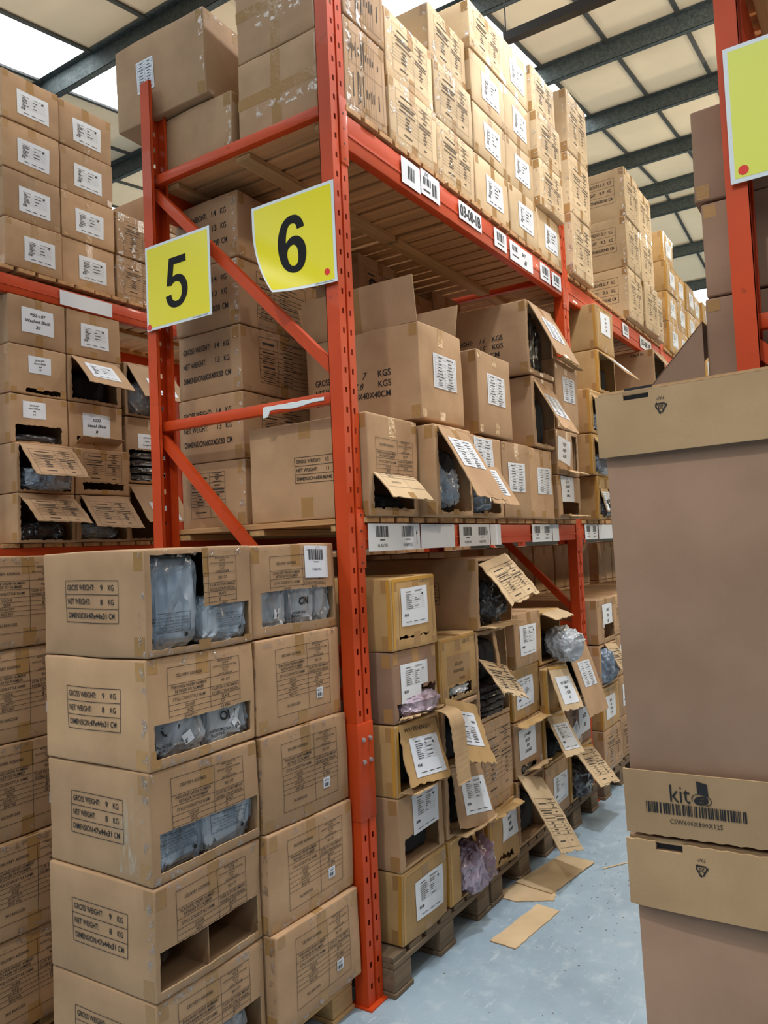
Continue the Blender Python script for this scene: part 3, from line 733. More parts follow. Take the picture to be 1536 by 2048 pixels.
# ------------------------------------------------------------------ signs
def digit(s, u, v, h, w):
    # heavy grotesque figures outlined by hand in a 57 x 100 cell; a third value marks a sharp corner
    from mathutils.geometry import tessellate_polygon
    if s == '6':
        loops = [[(54, 75, 1), (52, 84), (47, 92), (40, 98), (30, 100), (20, 98), (11, 91), (5, 80), (1, 65), (0, 49), (1, 33), (4, 18), (10, 8), (19, 2), (30, 0), (41, 2), (50, 9), (55, 19), (57, 32), (55, 45), (50, 55), (42, 62), (33, 64), (25, 62), (17, 55, 1), (17.5, 66), (20, 77), (24, 84), (30, 86), (36, 84), (38.5, 80), (40, 73.5, 1)],
                 [(30, 50), (22, 46), (18.5, 38), (18, 31), (20, 20), (24, 14), (30, 12.5), (36, 14), (40, 21), (41, 31), (39.5, 42), (35, 48)]]
    else:
        loops = [[(53, 98, 1), (11, 98, 1), (3, 46, 1), (15.5, 44, 1), (20, 49), (27, 51), (35, 48.5), (40, 42), (41.5, 32), (40, 21), (35, 14), (27.5, 12), (20, 14), (16, 19), (14.5, 27.5, 1), (0, 25.5, 1), (3, 14), (9, 6), (17, 1.5), (27, 0), (39, 2.5), (48, 10), (54, 20), (56.5, 33), (54, 46), (48, 56), (40, 61.5), (31, 63.5), (25, 63), (19, 60.5, 1), (22.5, 84, 1), (53, 84, 1)]]
    out = []
    for L_ in loops:
        P = [p for q in L_ for p in ([(q[0], q[1])] * (3 if len(q) == 3 else 1))]
        for _ in range(2):
            Q = []
            for a, b in zip(P, P[1:] + P[:1]): Q += [(a[0] * .75 + b[0] * .25, a[1] * .75 + b[1] * .25), (a[0] * .25 + b[0] * .75, a[1] * .25 + b[1] * .75)]
            P = Q
        D_ = [p for i, p in enumerate(P) if (p[0] - P[i - 1][0]) ** 2 + (p[1] - P[i - 1][1]) ** 2 > 1e-4]; out.append([Vector((x / 57 * w + u - w / 2, y / 100 * h + v - h / 2, 0)) for x, y in D_])
    tri = tessellate_polygon(out); A = np.array([tuple(p)[:2] for l in out for p in l]); F = []
    for t in tri:
        t = tuple(t); c = A[list(t)]; cr = (c[1][0] - c[0][0]) * (c[2][1] - c[0][1]) - (c[1][1] - c[0][1]) * (c[2][0] - c[0][0]); F.append(t if cr > 0 else t[::-1])
    return [(A, F, 'sign_black')]
def sign(name, w, h, loc, rz, label, dg, dots, mt='sign_yellow', curl=None, roll=0, tinytext=True):
    root = empty(name, loc, rz); tag(root, label, 'sign'); root.rotation_euler.y = roll
    def fn(P, o):
        u, v = P[:, 0], P[:, 1]; b = np.zeros(len(P))
        if curl:   # bottom-left corner rolled forward and in
            s = np.clip(((1 - u / w) * .62 + (1 - v / h) * .9 - .80), 0, None); b = s ** 2 * curl; u = u + s * s * .68 * w; v = v - s * s * .0
        return np.stack([u, -b - o, v], 1)
    mb = MB(); it = Rc(0, 0, w, h, 'sign_white', .012); add_decals(mb, it, fn, off=0)
    Pb, Fb, _ = it[0]; mb.add(fn(Pb, -.0015), [f[::-1] for f in Fb], 'sign_white'); mb.build('backing_board', root)
    mb = MB(); e = .012; add_decals(mb, Rc(e, e, w - e, h - e, mt, .012), fn, off=.0004); mb.build('yellow_panel', root)
    if dg:
        mb = MB(); add_decals(mb, digit(dg, w * .49, h * .49, h * .60, w * .35), fn, off=.0014); mb.build('numeral', root, smooth=False)
    mb = MB()
    for u, v in dots: add_decals(mb, Dot(u, v, .0135, 'red_dot', 20), fn, off=.0009)
    add_decals(mb, Rc(w * .72 if dg != 'x' else .02, .006, w * .95 if dg != 'x' else .08, .0075, 'ink', .1), fn, off=.001); mb.build('dot_sticker', root, smooth=False)
sign('aisle_sign', .4, .378, (-1.045, -.012, 2.655), 0, 'yellow sign with a black 5 on the rear orange upright', '5', [(.016, .016)])
sign('aisle_sign', .41, .388, (-.405, -.012, 2.648), 0, 'yellow sign with a black 6, its lower left corner curling', '6', [(.365, .045)], curl=.12)
sign('aisle_sign', .41, .385, (1.362, -.012, 2.612), 0, 'pale yellow sign cut off by the right picture edge', '', [(.034, .032)], mt='sign_faded')

# ------------------------------------------------------------------ pallets
def pallet(x1, y0, L, D, H, label, group, front_blocks=True, m='wood_old', blocky=(0, .5, 1), rz=0):
    root = empty('wooden_pallet', (x1, y0, 0), rz); tag(root, label, 'pallet', group); R = random.Random(int(y0 * 77))
    bw = .12; s = H / .144
    for fx in (0, .5, 1):
        for fy in blocky:
            a = (L - bw) * fy; xx = -fx * (D - .1); mb = MB(); mb.box((xx - .1, a, .018 * s), (xx, a + bw, .1 * s), m, .006); mb.build('block', root)
    for fy in blocky:
        a = (L - bw) * fy; mb = MB(); mb.box((-D, a - .005, 0), (.004, a + bw + .005, .018 * s), m, .003); mb.build('bottom_board', root, smooth=False)
    for fx in (0, .5, 1):
        xx = -fx * (D - .1); mb = MB(); mb.box((xx - .1, 0, .1 * s), (xx, L, .122 * s), m, .003); mb.build('stringer_board', root, smooth=False)
    n = 7
    for i in range(n):
        a = (L - .09) * i / (n - 1); mb = MB(); mb.box((-D, a + R.uniform(-.003, .003), .122 * s), (R.uniform(-.004, .006), a + .09, H - .001), m, .003); mb.build('deck_board', root, smooth=False)
    return root
pg = 'pallets on the floor'
pallet(.05, .10, .80, 1.1, .147, 'worn wooden pallet on the floor beside the front upright', pg)
pallet(.05, .92, .76, 1.1, .147, 'worn wooden pallet with floor cardboard lying against it', pg)
pallet(.05, 1.70, .735, 1.1, .147, 'worn wooden pallet just before the second upright', pg)
pallet(.05, 2.57, .8, 1.1, .147, 'worn wooden pallet just past the second upright', pg)
pallet(.05, 3.40, .8, 1.1, .147, 'worn wooden pallet deep in the second bay', pg)
pallet(.05, 4.22, .7, 1.1, .147, 'worn wooden pallet at the far end of the second bay', pg)
pallet(-.055, -.87, .85, .68, .128, 'pale wooden pallet under the two front carton stacks', pg, m='wood_y')
pallet(-.82, -1.0, .85, .8, .128, 'pale wooden pallet under the far left carton stack', pg, m='wood_y')
# ------------------------------------------------------------------ front stacks (sandal cartons)
ON = ['bottom', 'second', 'third', 'fourth', 'fifth', 'sixth']
G1 = 'sandal cartons stacked in front of the rack'
gr = place(gross(.238, .122, '9', '8', '47x44x31'), .115, .10)
def fform(box='', size='10', **k): return place(form(.285, .222, 'full', size, '12 PRS', box), .075, .045)
mis = [(0, 0), (.004, .01), (-.002, -.012), (.0, .002), (.006, .004)]
C1 = [dict(lab='nearest left stack, bottom sandal carton cut off by the picture edge', h=[(.03, .04, .41, .14)], sz='7'),
      dict(lab='sandal carton with an open slot and two empty compartments, nearest stack', h=[(.015, .025, .412, .135)], sz='8', div=True),
      dict(lab='scuffed sandal carton with silver bags in its slot, middle of nearest stack', h=[(.03, .03, .42, .135)], sz='9'),
      dict(lab='sandal carton with crumpled printed bags in its slot, second from top', h=[(.02, .03, .41, .125)], sz='10'),
      dict(lab='top carton of the nearest stack, its front torn wide open', h=[(.018, .02, .225, .292), (.2, .02, .405, .135)], sz='6')]
for i, c in enumerate(C1):
    dx, dr = mis[i]; z = .13 + .31 * i
    hx = list(c['h'])
    if i == 4: hx = [(.02, .02, .222, .29), (.215, .02, .415, .13)]
    pf = place(form(.285, .222, 'full', c['sz'], '12 PRS'), .075, .053)
    carton(-.068 + dx, -.890, z, .465, .432, .309, c['lab'], G1, rz=dr, print_f=pf, print_s=gr + (Rc(.27, .02, .44, .29, 'scuff') if i == 2 else []), holes=hx, film=1, divider=bool(c.get('div')), jagged=.0012, sheets=())
def pol(z0=0): # suffocation notice printed on a poly bag
    o = []; w, h = .15, .055
    o += Ln(0, 0, w, 0) + Ln(0, h, w, h) + Ln(0, 0, 0, h) + Ln(w, 0, w, h)
    for j, s in enumerate(('SAFETY FIRST', 'TO AVOID DANGER OF SUFFOCATION', 'KEEP AWAY FROM BABIES AND CHILDREN', 'DO NOT USE IN CRIBS, BEDS, CARRIAGES OR PLAYPENS', 'THIS BAG IS NOT A TOY', 'PLEASE DISPOSE OF CAREFULLY')):
        o += T(s, w / 2, h * (.9 - .16 * j), .0055, min(w * .95, len(s) * .0042))
    o += Dot(w - .012, -.012, .007, n=16) + T('PE', .01, -.034, .005)
    o += [(np.array([(.002, -.026), (.018, -.026), (.010, -.012), (.0055, -.024), (.0145, -.024), (.010, -.0165)]), [(0, 1, 4, 3), (1, 2, 5, 4), (2, 0, 3, 5)], 'ink')]
    return merge(o)
def brand(): return merge(T('ON', .03, .06, .028, bold=.03) + T('FITTING MODERN', 0.0, .02, .008, .08, bold=.02) + T('ESSENTIALS', -.01, .008, .008, .055, bold=.02) + T('EST 2018', -.01, -.012, .007, .04, bold=.02))
def tagst(u, v): return Rc(u, v, u + .032, v + .034, 'paper', .02) + bars(u + .004, v + .004, u + .028, v + .016, 8)
GB = 'bagged sandals in the front cartons'
bag(-.185, -.77, 1.38, .215, .205, .285, 'poly_grey', 'large smooth silver bag in the torn top carton', GB, 3, deco=place(pol(), -.095, .055), e=.38, fold=.06)
bag(-.175, -.562, 1.38, .20, .195, .145, 'poly_grey', 'small silver bag at right in the torn top carton', GB, 4, deco=place(pol(), -.05, .05, .75), e=.34, fold=.1)
for k, (yy, sy, lb_) in enumerate(((-.77, .2, 'crumpled printed bag, left half of the slot, second carton down'), (-.57, .2, 'crumpled printed bag, right half of the slot, second carton down'))):
    bag(-.195, yy, 1.067, .22, sy + .015, .185, 'poly_silver', lb_, GB, 9 + k, deco=place(brand(), -.03 if k else -.06, .03) + place(tagst(0, 0), .03, .035, rot=.5), e=.34, fold=.13)
for k, (yy, sy, lb_) in enumerate(((-.77, .2, 'silver bag with a warning notice, left in the scuffed carton'), (-.57, .2, 'silver bag with a warning notice, right in the scuffed carton'))):
    bag(-.195, yy, .757, .22, sy + .015, .19, 'poly_grey', lb_, GB, 19 + k, deco=place(pol(), -.08, .06, .95), e=.34, fold=.09)
bag(-.27, -.79, .452, .2, .15, .12, 'poly_black', 'dark bag at the left of the mostly empty carton', GB, 30, deco=place(pol(), -.05, .05, .8), e=.6, fold=.06)
bag(-.22, -.6, .14, .25, .22, .15, 'poly_silver', 'silver bag in the bottom carton of the nearest stack', GB, 31, e=.5, fold=.09)
C2n = ['bottom', 'second', 'middle', 'fourth', 'top']
for i in range(5):
    z = .13 + .31 * i; hx = [(.045, .035, .425, .15)] if i == 4 else []
    sh = []
    pf = place(form(.285, .222, 'full', ['7', '8', '9', '10', '12'][i], '12 PRS', str(4 + i)), .09, .045)
    if i == 4: sh = [dict(r=(.265, .185, .13, .113), it=merge(bars(.022, .063, .108, .10, 26) + T('06.BAYA1', .065, .03, .010, .05) + Rc(.05, .055, .08, .057, 'ink_soft', 1)), rot=-.02)]
    else: sh = [dict(r=(.295, .072, .036, .036), it=merge(bars(.005, .005, .031, .018, 9) + Rc(.005, .024, .03, .026, 'ink_soft', 1) + Rc(.005, .029, .03, .03, 'ink_soft', 1)))]
    lab = ['bottom sandal carton against the orange upright, closed', 'closed sandal carton above the bottom one, beside the upright', 'closed sandal carton with a small puncture, mid stack by the upright', 'closed sandal carton right under the barcoded top one by the upright', 'top sandal carton with a white 06.BAYA1 barcode label, silver bags showing'][i]
    carton(-.055 + [.03, .01, .0, -.01, -.02][i], -.452, z, .465, .442, .309, lab, G1, rz=-.02 - .01 * (i % 3), print_f=pf, print_s=gr, holes=hx, sheets=sh, film=1, jagged=.0012)
for k, (yy, sy) in enumerate(((-.345, .17), (-.185, .16), (-.07, .1))):
    bag(-.185, yy, 1.377, .2, sy, .18, 'poly_silver', ['silver bag with a barcode tag, left under the white label', 'silver printed bag, middle under the white label', 'silver bag, right under the white label'][k], GB, 40 + k, deco=(place(tagst(0, 0), .01, .05) if k == 0 else place(brand(), -.02, .04) if k == 1 else None), e=.36, fold=.13)
for i in range(5):
    z = .13 + .31 * i
    pf = place(form(.285, .222, 'full', '8', '12 PRS'), .07, .05); sh = [dict(r=(.29, .078, .036, .036), it=merge(bars(.005, .005, .031, .018, 9)))]
    carton(-.80 + [0, .01, -.005, -.01, .0][i], -1.0 + [0, .0, .0, .0, .0][i], z, .465, .442, .309, '%s sandal carton of the stack at the left picture edge' % ['bottom', 'second lowest', 'middle', 'second highest', 'topmost'][i], G1, rz=.0, print_f=pf, print_s=gr, sheets=sh, film=1)

# ------------------------------------------------------------------ helpers for shelf cartons
SW, SH = .205, .148       # the despatch sheets are all A5, lying landscape
def shA(seed, w=.155, h=.21): return dict(it=sheet(SW, SH, 'a', seed=seed), w=SW, h=SH, ow=w, oh=h)
def shB(seed, w=.165, h=.225): return dict(it=sheet(SW, SH, 'b', seed=seed), w=SW, h=SH, ow=w, oh=h)
def shL(seed, w=.155, h=.13): return dict(it=sheet(SW, SH, 'land', seed=seed), w=SW, h=SH, ow=w, oh=h)
def shH(hand, w=.13, h=.2, small=False):
    a, b = (.145, .1) if small else (SW, SH)
    return dict(it=sheet(a, b, 'none', hand=hand), w=a, h=b, ow=w, oh=h)
def S_(sh, u, v, **k):
    d = dict(r=(max(.008, u + (sh['ow'] - sh['w']) / 2), max(.008, v + (sh['oh'] - sh['h']) / 2), sh['w'], sh['h']), it=sh['it']); d.update(k); return d
gf = lambda w=.28, h=.2: form(w, h, 'greek')
ORD = ['first', 'second', 'third', 'fourth', 'fifth', 'sixth', 'seventh', 'eighth', 'ninth', 'tenth']
LV = ['bottom', 'second', 'third', 'fourth', 'fifth', 'sixth']

# ------------------------------------------------------------------ middle row, high shelf
GU = 'cartons on the high shelf of the middle row'; Z = 3.374
def ucol(y, w, hs, spec, col, x=0., D=.6, k='kraft_light'):
    z = Z
    for i, (h, s) in enumerate(zip(hs, spec)):
        sh = []; pf = []; fm = 0; dx = 0
        if isinstance(s, tuple): s, dx = s
        desc = {'L': 'carton with a white despatch sheet', 'F': 'film-wrapped carton with a printed form', 'P': 'plain taped carton', 'R': 'film-wrapped carton printed sideways'}[s]
        if s == 'L': sa = shL(col * 7 + i, .15, .205); sh = [S_(sa, w * .36, h * .13)]
        if s == 'F': pf = gf(w * .74, h * .72); pf = place(pf, w * .13, h * .13); fm = 2
        if s == 'R': pf = place(gf(h * .8, w * .8), w * .9, h * .08, rot=PI / 2); fm = 2
        carton(x + dx + random.uniform(-.006, .006), y, z, D, w, h, '%s, %s up in the %s column, middle row high shelf' % (desc, LV[i], ORD[col]), GU, rz=random.uniform(-.012, .012), k=k if s != 'P' else 'kraft', print_f=pf, sheets=sh, film=fm, tape=True, print_s=(Rc(0, h * .45, D - .01, h * .45 + .05, 'tape') + Rc(.19, 0.01, .24, h - .01, 'tape') + Rc(.42, .01, .46, h - .01, 'tape') + Rc(.1, h * .3, .5, h * .42, 'tape_clear')) if s == 'R' else ())
        z += h
    return z
ucol(.105, .3, [.375, .40], ['R', 'R'], 0, x=.0, D=.565, k='kraft')
ucol(.425, .415, [.30, .295], ['F', 'F'], 1)
ucol(.850, .39, [.295, .285, .285], ['F', 'F', ('F', -.02)], 2)
ucol(1.250, .405, [.29, .27, .28, .26], ['L', 'L', 'L', 'F'], 3, k='kraft_light')
ucol(1.665, .385, [.285, .275, .29, .29], ['L', 'L', 'L', 'L'], 4)
ucol(2.07, .38, [.285, .29, .30, .29], ['L', ('F', .035), ('F', .04), ('F', .01)], 5)
ucol(2.565, .4, [.41, .41, .42], ['F', 'F', 'F'], 6, x=.05, D=.4)
gs = place(gross(.30, .2, '10.7', '9.5', '60X40X40', hh=.026), .22, .13); gs2 = place(gross(.30, .2, '11.1', '9.9', '60X40X40', hh=.026), .22, .13)
for c, (y, hh) in enumerate(((3.83, 3), (4.26, 3), (4.69, 1))):
    for i in range(hh):
        carton(.055 + random.uniform(-.01, .01), y + (.02 if i == 2 else 0), Z + .405 * i, .6, .415 if c < 2 else .25, .403, '60X40X40 carton marked %s KG, %s level, %s of its row' % ('11.1' if i == 2 else '10.7', LV[i], ORD[c]), GU, k='kraft_light', print_f=place(gf(.3, .28), .055, .06), print_s=gs2 if i == 2 else gs, rz=random.uniform(-.02, .01), film=1)
for c, y in enumerate((5.25, 5.66, 6.08, 6.5, 6.92)):
    for i in range(4 if c == 0 else 3):
        s = shA(c + i, .16, .2)
        carton(.02 + random.uniform(-.015, .015), y, Z + .29 * i, .6, .4, .288, 'small carton with white sheet, far stack, %s column, %s up' % (ORD[c], LV[i]), GU, k='kraft_gold', sheets=[S_(s, .13, .04)], tape=True)
# cartons behind, seen through the frame and above the first columns
carton(-.60, .10, Z, .46, .42, .285, 'plain carton inside the frame end, under the tilted labelled one', GU, rz=.0, film=1)
carton(-.715, .075, Z + .30, .56, .42, .40, 'large carton with a pale label, overhanging the rear upright', GU, rz=.05, sheets=[dict(r=(.14, .14, .11, .15), it=sheet(.11, .15, 'b', hand=None, seed=2), on='S')], lean=-.03, film=1)
# ------------------------------------------------------------------ middle row, eye-level shelf
GM = 'cartons on the eye-level shelf of the middle row'; Z = 1.773
g14 = place(gross(.34, .2, '14', '13', '60X40X30', table=False, hh=.026), .02, .055)
for i in range(5):
    if i == 0: ps = place(form(.22, .2, 'greek'), .06, .05)
    else: ps = g14
    carton(-.68 + (.0 if i != 4 else .01), .19, Z + .3 * i, .40, .58, .298, '14 KG carton in the rear stack behind the braces, %s up' % LV[i], GM, rz=[0, .01, -.015, .01, 0][i], print_f=place(form2(.36, .21), .12, .05), print_s=ps, film=1)
for i in range(4):
    carton(-.68, 1.15, Z + .376 * i, .4, .405, .374, 'rear carton with a big handwritten S on its form, under the high deck' if i == 3 else 'plain rear carton below the one marked S, %s up' % LV[i], GM, print_f=place(form2(.3, .2), .06, .1) + T('S', .12, .19, .13, .07, bold=.01) if i == 3 else ())
    carton(-.68, 1.57, Z + (.356 if i < 3 else .355) * i, .4, .39, .354, 'plain rear carton second past the 14 KG stack, %s up' % LV[i], GM)
    carton(-.68, 1.975, Z + .376 * i, .4, .38, .374, 'plain rear carton farthest back under the high deck, %s up' % LV[i], GM)
M1g = place(gross(.235, .105, '12', '11', '60X40X40', hh=.014, unit='cm'), .245, .15)
carton(.028, .105, Z, .6, .375, .4, 'carton marked GROSS WEIGHT 12 KG with a form flap folded out', GM, print_f=place(form(.275, .22, 'full', '', ''), .055, .085), print_s=M1g + Rc(.27, .33, .33, .39, 'tape') + Rc(.27, .01, .33, .09, 'tape'),
       holes=[(.03, .03, .33, .165)], flaps=[dict(u0=.03, u1=.33, v=.165, l=.135, a=48, curl=-12, jag=.004, roll=-1, k='kraft_light')], side_tape=True, k='kraft')
bag(-.16, .28, Z + .008, .34, .27, .085, 'garment_black', 'black garments in the carton marked 12 KG', seed=50, name='folded_garments', cat='garments', fold=.12)
carton(.10, .50, Z, .6, .335, .39, 'carton torn open with a long labelled flap, bagged grey goods inside', GM, holes=[(.03, .02, .315, .36)], flaps=[dict(u0=.03, u1=.30, v=.375, l=.36, a=32, curl=-4, jag=.004, roll=-2)], sheets=[S_(shB(3, .2, .19), .06, .15, flap=0)])
bag(-.1, .66, Z + .008, .38, .27, .24, 'poly_grey', 'clear bag of grey goods under the long flap', seed=51, fold=.12, e=.7)
carton(.06, .86, Z, .6, .39, .39, 'carton with paired white sheets on an open lower flap', GM, holes=[(.05, .02, .35, .2)], flaps=[dict(u0=.04, u1=.33, v=.25, l=.225, a=30, curl=0, jag=.004, roll=-1)], sheets=[S_(shB(4, .17, .07), .1, .27), S_(shB(5, .19, .15), .08, .075, flap=0)])
bag(-.07, 1.04, Z + .008, .26, .24, .15, 'poly_grey', 'round clear bag in the paired-sheet carton', seed=52, fold=.1)
carton(.06, 1.26, Z, .6, .35, .39, 'closed carton with a white grid sheet, fourth along the eye-level beam', GM, sheets=[S_(shB(6, .17, .26), .08, .08)])
carton(.05, 1.625, Z, .6, .345, .39, 'closed carton, white sheet half shaded, fifth along the beam', GM, k='kraft', sheets=[S_(shB(7, .17, .24), .12, .09)])
# the big carton with its top flaps standing open
kg = place(T('GROSS WEIGHT:', 0, .09, .028, .2, 'l', bold=.01) + T('7', .27, .09, .03, sl=.3) + T('KGS', .34, .09, .028, .065, 'l', bold=.01) + T('NET WEIGHT:', 0, .045, .028, .17, 'l', bold=.01) + T('7.8', .24, .045, .03, sl=.3) + T('KGS', .34, .045, .028, .065, 'l', bold=.01) + T('DIMENSION: 60X40X40CM', 0, 0, .028, .4, 'l', bold=.01), .0, .0)
r6 = carton(.06, .475, 2.185, .6, .39, .415, 'large carton standing open, its top flaps upright', GM, notop=True, print_s=place(kg, .05, .13), sheets=[S_(shB(8, .19, .205), .12, .12)], k='kraft')
def upflap(parent, x0, x1, y, H, l, tilt, ax='x'):
    mb = MB(); n = 10; P = []
    for i in range(n + 1):
        for j in range(5):
            s = l * j / 4; t = x0 + (x1 - x0) * i / n
            if ax == 'x': P.append((t, y - math.sin(tilt) * s, H + math.cos(tilt) * s))
            else: P.append((y + math.sin(tilt) * s, t, H + math.cos(tilt) * s))
    P = np.array(P); F = [(i * 5 + j, (i + 1) * 5 + j, (i + 1) * 5 + j + 1, i * 5 + j + 1) for i in range(n) for j in range(4)]
    mb.add(P, F, 'kraft'); off = np.array((0, .004, 0) if ax == 'x' else (-.004, 0, 0)); mb.add(P + off, [f[::-1] for f in F], 'kraft')
    rim = [i * 5 for i in range(n + 1)] + [n * 5 + j for j in range(1, 5)] + [i * 5 + 4 for i in range(n - 1, -1, -1)] + [4 - j for j in range(1, 4)]
    N_ = len(P); mb.add(np.concatenate([P, P + off]), [(rim[i], rim[(i + 1) % len(rim)], rim[(i + 1) % len(rim)] + N_, rim[i] + N_) for i in range(len(rim))], 'kraft_raw')
    if ax == 'x':
        Q = np.array([(x0 + (x1 - x0) * .45 + a, y - math.sin(tilt) * s - .001, H + math.cos(tilt) * s) for a in (0, .05) for s in (0, l)]); mb.add(Q, [(0, 2, 3, 1)], 'tape')
    mb.build('top_flap', parent)
upflap(r6, -.6, -.004, 0, .412, .195, .12); upflap(r6, -.58, -.03, .387, .412, .18, -.25); upflap(r6, .0, .38, -.597, .412, .18, -.2, 'y')
carton(.06, 1.02, 2.175, .6, .39, .41, 'tall closed carton with a white grid sheet, right of the open-topped one', GM, sheets=[S_(shB(9, .165, .2), .12, .13)])
kg2 = place(T('GROSS WEIGHT:', 0, .09, .028, .22, 'l', bold=.01) + T('16', .28, .09, .03, sl=.3) + T('KGS', .34, .09, .028, .065, 'l', bold=.01) + T('15', .28, .045, .03, sl=.3) + T('KGS', .34, .045, .028, .065, 'l', bold=.01) + T('60X40X40CM', .14, 0, .028, .24, 'l', bold=.01), .0, .0)
carton(.06, 1.67, 2.575, .6, .395, .41, 'topmost open carton of black shiny bags under the high beam', GM, print_s=place(kg2, .05, .13), holes=[(.02, .03, .37, .385)], flaps=[dict(u0=.03, u1=.385, v=.4, l=.36, a=28, curl=-4, jag=.004, roll=-2)], sheets=[S_(shB(10, .19, .21), .11, .13, flap=0)])
bag(-.06, 1.80, 2.60, .16, .2, .34, 'poly_black', 'upright black shiny bag in the topmost open carton', seed=53, fold=.13, e=.5)
bag(-.08, 1.97, 2.60, .16, .15, .3, 'poly_black', 'second black shiny bag in the topmost open carton', seed=54, fold=.13, e=.5)
carton(.06, 1.70, 2.172, .6, .33, .395, 'dark open carton with a narrow hanging flap and grid sheet', GM, holes=[(.03, .02, .31, .36)], flaps=[dict(u0=.03, u1=.29, v=.365, l=.33, a=28, curl=2, jag=.004, roll=-3)], sheets=[S_(shB(11, .17, .2), .07, .1, flap=0)])
carton(.07, 2.04, 2.305, .55, .385, .42, 'tall carton with a battered top and grid sheet before the second upright', GM, sheets=[S_(shB(12, .17, .22), .13, .14)], flaps=[dict(u0=.02, u1=.36, v=.415, l=.06, a=65, curl=30, jag=.01, plain=1, roll=-4)])
carton(.07, 2.0, 2.03, .5, .38, .272, 'carton with a scrawled white sheet, torn at its right side', GM, holes=[(.26, .03, .35, .25)], sheets=[S_(shH(['TS27', 'GREY', '2.05'], .13, .19), .05, .05, rot=-.15)], k='kraft', flaps=[dict(u0=.02, u1=.34, v=.03, l=.08, a=95, curl=30, jag=.012, down=-1, plain=1, k='kraft_gold')])
carton(.07, 1.985, Z, .5, .39, .255, 'carton with a handwritten sheet above an open slot, on the beam', GM, holes=[(.06, .02, .35, .1)], sheets=[S_(shH(['SCT1', 'FOREST', 'GRN', 'SMALL'], .15, .15), .08, .1)], flaps=[dict(u0=.02, u1=.36, v=.02, l=.07, a=85, curl=30, jag=.01, down=-1, plain=1)])
# second bay
N = [(.1, 2.62, Z, .35, .28, 'x', 'carton with a torn hanging label, on the beam past the second upright'), (.1, 2.56, Z + .282, .35, .27, 'g', 'gold-taped carton with clear bag, second level past the second upright'),
     (.1, 2.57, Z + .555, .35, .29, 'g', 'gold-taped carton, third level past the second upright'), (.1, 2.78, Z + .85, .38, .29, 'f', 'open carton with a labelled flap, fourth level past the second upright'), (.1, 2.79, Z + 1.142, .38, .31, 'l', 'top carton with a handwritten sheet, past the second upright')]
for i, (x, y, z, w_, h, t, lb_) in enumerate(N):
    kw = {}
    if t == 'l': kw = dict(sheets=[S_(shH(['7X7', '5K4', 'X6', '20'], .14, .15), .12, .12)])
    if t == 'f': kw = dict(holes=[(.02, .02, .36, .27)], flaps=[dict(u0=.03, u1=.35, v=.275, l=.25, a=48, curl=-6, jag=.003)], sheets=[S_(shA(2, .18, .15), .09, .08, flap=0)])
    if t == 'g': kw = dict(holes=[(.04, .02, .31, .22)], flaps=[dict(u0=.04, u1=.3, v=.25, l=.2, a=30, jag=.004)])
    if t == 'x': kw = dict(holes=[(.03, .03, .3, .2)], flaps=[dict(u0=.05, u1=.2, v=.2, l=.16, a=14, jag=.006)], sheets=[S_(shA(3, .1, .13), .07, .04, flap=0)])
    carton(x, y, z, .5, w_, h, lb_, GM, k='kraft_gold', **kw)
    if t in 'gx': bag(x - .06, y + w_ / 2, z + .01, .2, w_ * .7, .13, 'poly_silver' if t == 'g' else 'poly_black', 'bagged goods in the %s carton past the second upright' % LV[i], seed=60 + i, fold=.12)
for i in range(4):
    kw = {} if i < 3 else dict(holes=[(.03, .03, .36, .3)], flaps=[dict(u0=.03, u1=.36, v=.33, l=.26, a=35, jag=.003)], print_s=T('XXL 4 XL', .47, .32, .02, bold=.03))
    carton(.1, 4.28, Z + .357 * i, .6, .4, .355, '%s carton of the stack near the third upright, eye-level shelf' % LV[i], GM, k='kraft', **kw)
for c, y in enumerate((3.2, 3.62)):
    for i in range(2 if c == 0 else 3):
        carton(.05, y, Z + .3 * i, .6, .4, .298, 'labelled carton, second bay eye-level shelf, %s column, %s up' % (ORD[c + 1], LV[i]), GM, k='kraft', sheets=[S_(shA(c + i, .15, .19), .12, .05)])
# ------------------------------------------------------------------ middle row, floor level
GL = 'cartons on the pallets under the eye-level beam'; X = .052; D = .6
B_ = 'bagged goods in the floor level cartons'
Lz = [.149, .422, .698, .974, 1.25]
carton(X, .172, Lz[0], D, .345, .272, 'bottom carton next to the orange upright, whole, white sheet at right', GL, k='kraft_gold', sheets=[S_(shA(20, .15, .19), .12, .04)], bulge=.006, amp=.003)
carton(X, .172, Lz[1], D, .345, .275, 'carton with a low wide cut and wide white sheet, second up by the upright', GL, k='kraft', holes=[(.03, .01, .30, .12)], sheets=[S_(shA(21, .13, .15), .13, .115, rot=0)], jagged=.003, tape=False)
carton(X, .172, Lz[2], D, .345, .275, 'carton with a big swung-out labelled front, third up by the upright', GL, k='kraft_gold', holes=[(.02, .015, .325, .25)], tape=False,
       flaps=[dict(u0=.025, u1=.30, v=.262, l=.235, a=14, curl=6, jag=.007, roll=-5, warp=.35, k='kraft_gold'), dict(u0=.02, u1=.32, v=.02, l=.07, a=100, curl=-20, down=-1, jag=.012, plain=1, k='kraft_gold')], sheets=[S_(shA(22, .17, .2), .09, .03, flap=0)],
       print_f=T('WDTDEN(D)', .15, .235, .02, .2, sl=.2))
carton(X, .172, Lz[3], D, .345, .275, 'reddish carton ripped at its lower right, pink bag bulging out', GL, k='kraft_red', holes=[(.03, .012, .335, .075), (.2, .05, .335, .12)], jagged=.011, sheets=[S_(shA(23, .14, .2), .085, .045)],
       flaps=[dict(u0=.03, u1=.33, v=.015, l=.035, a=75, curl=30, jag=.012, down=-1, plain=1)])
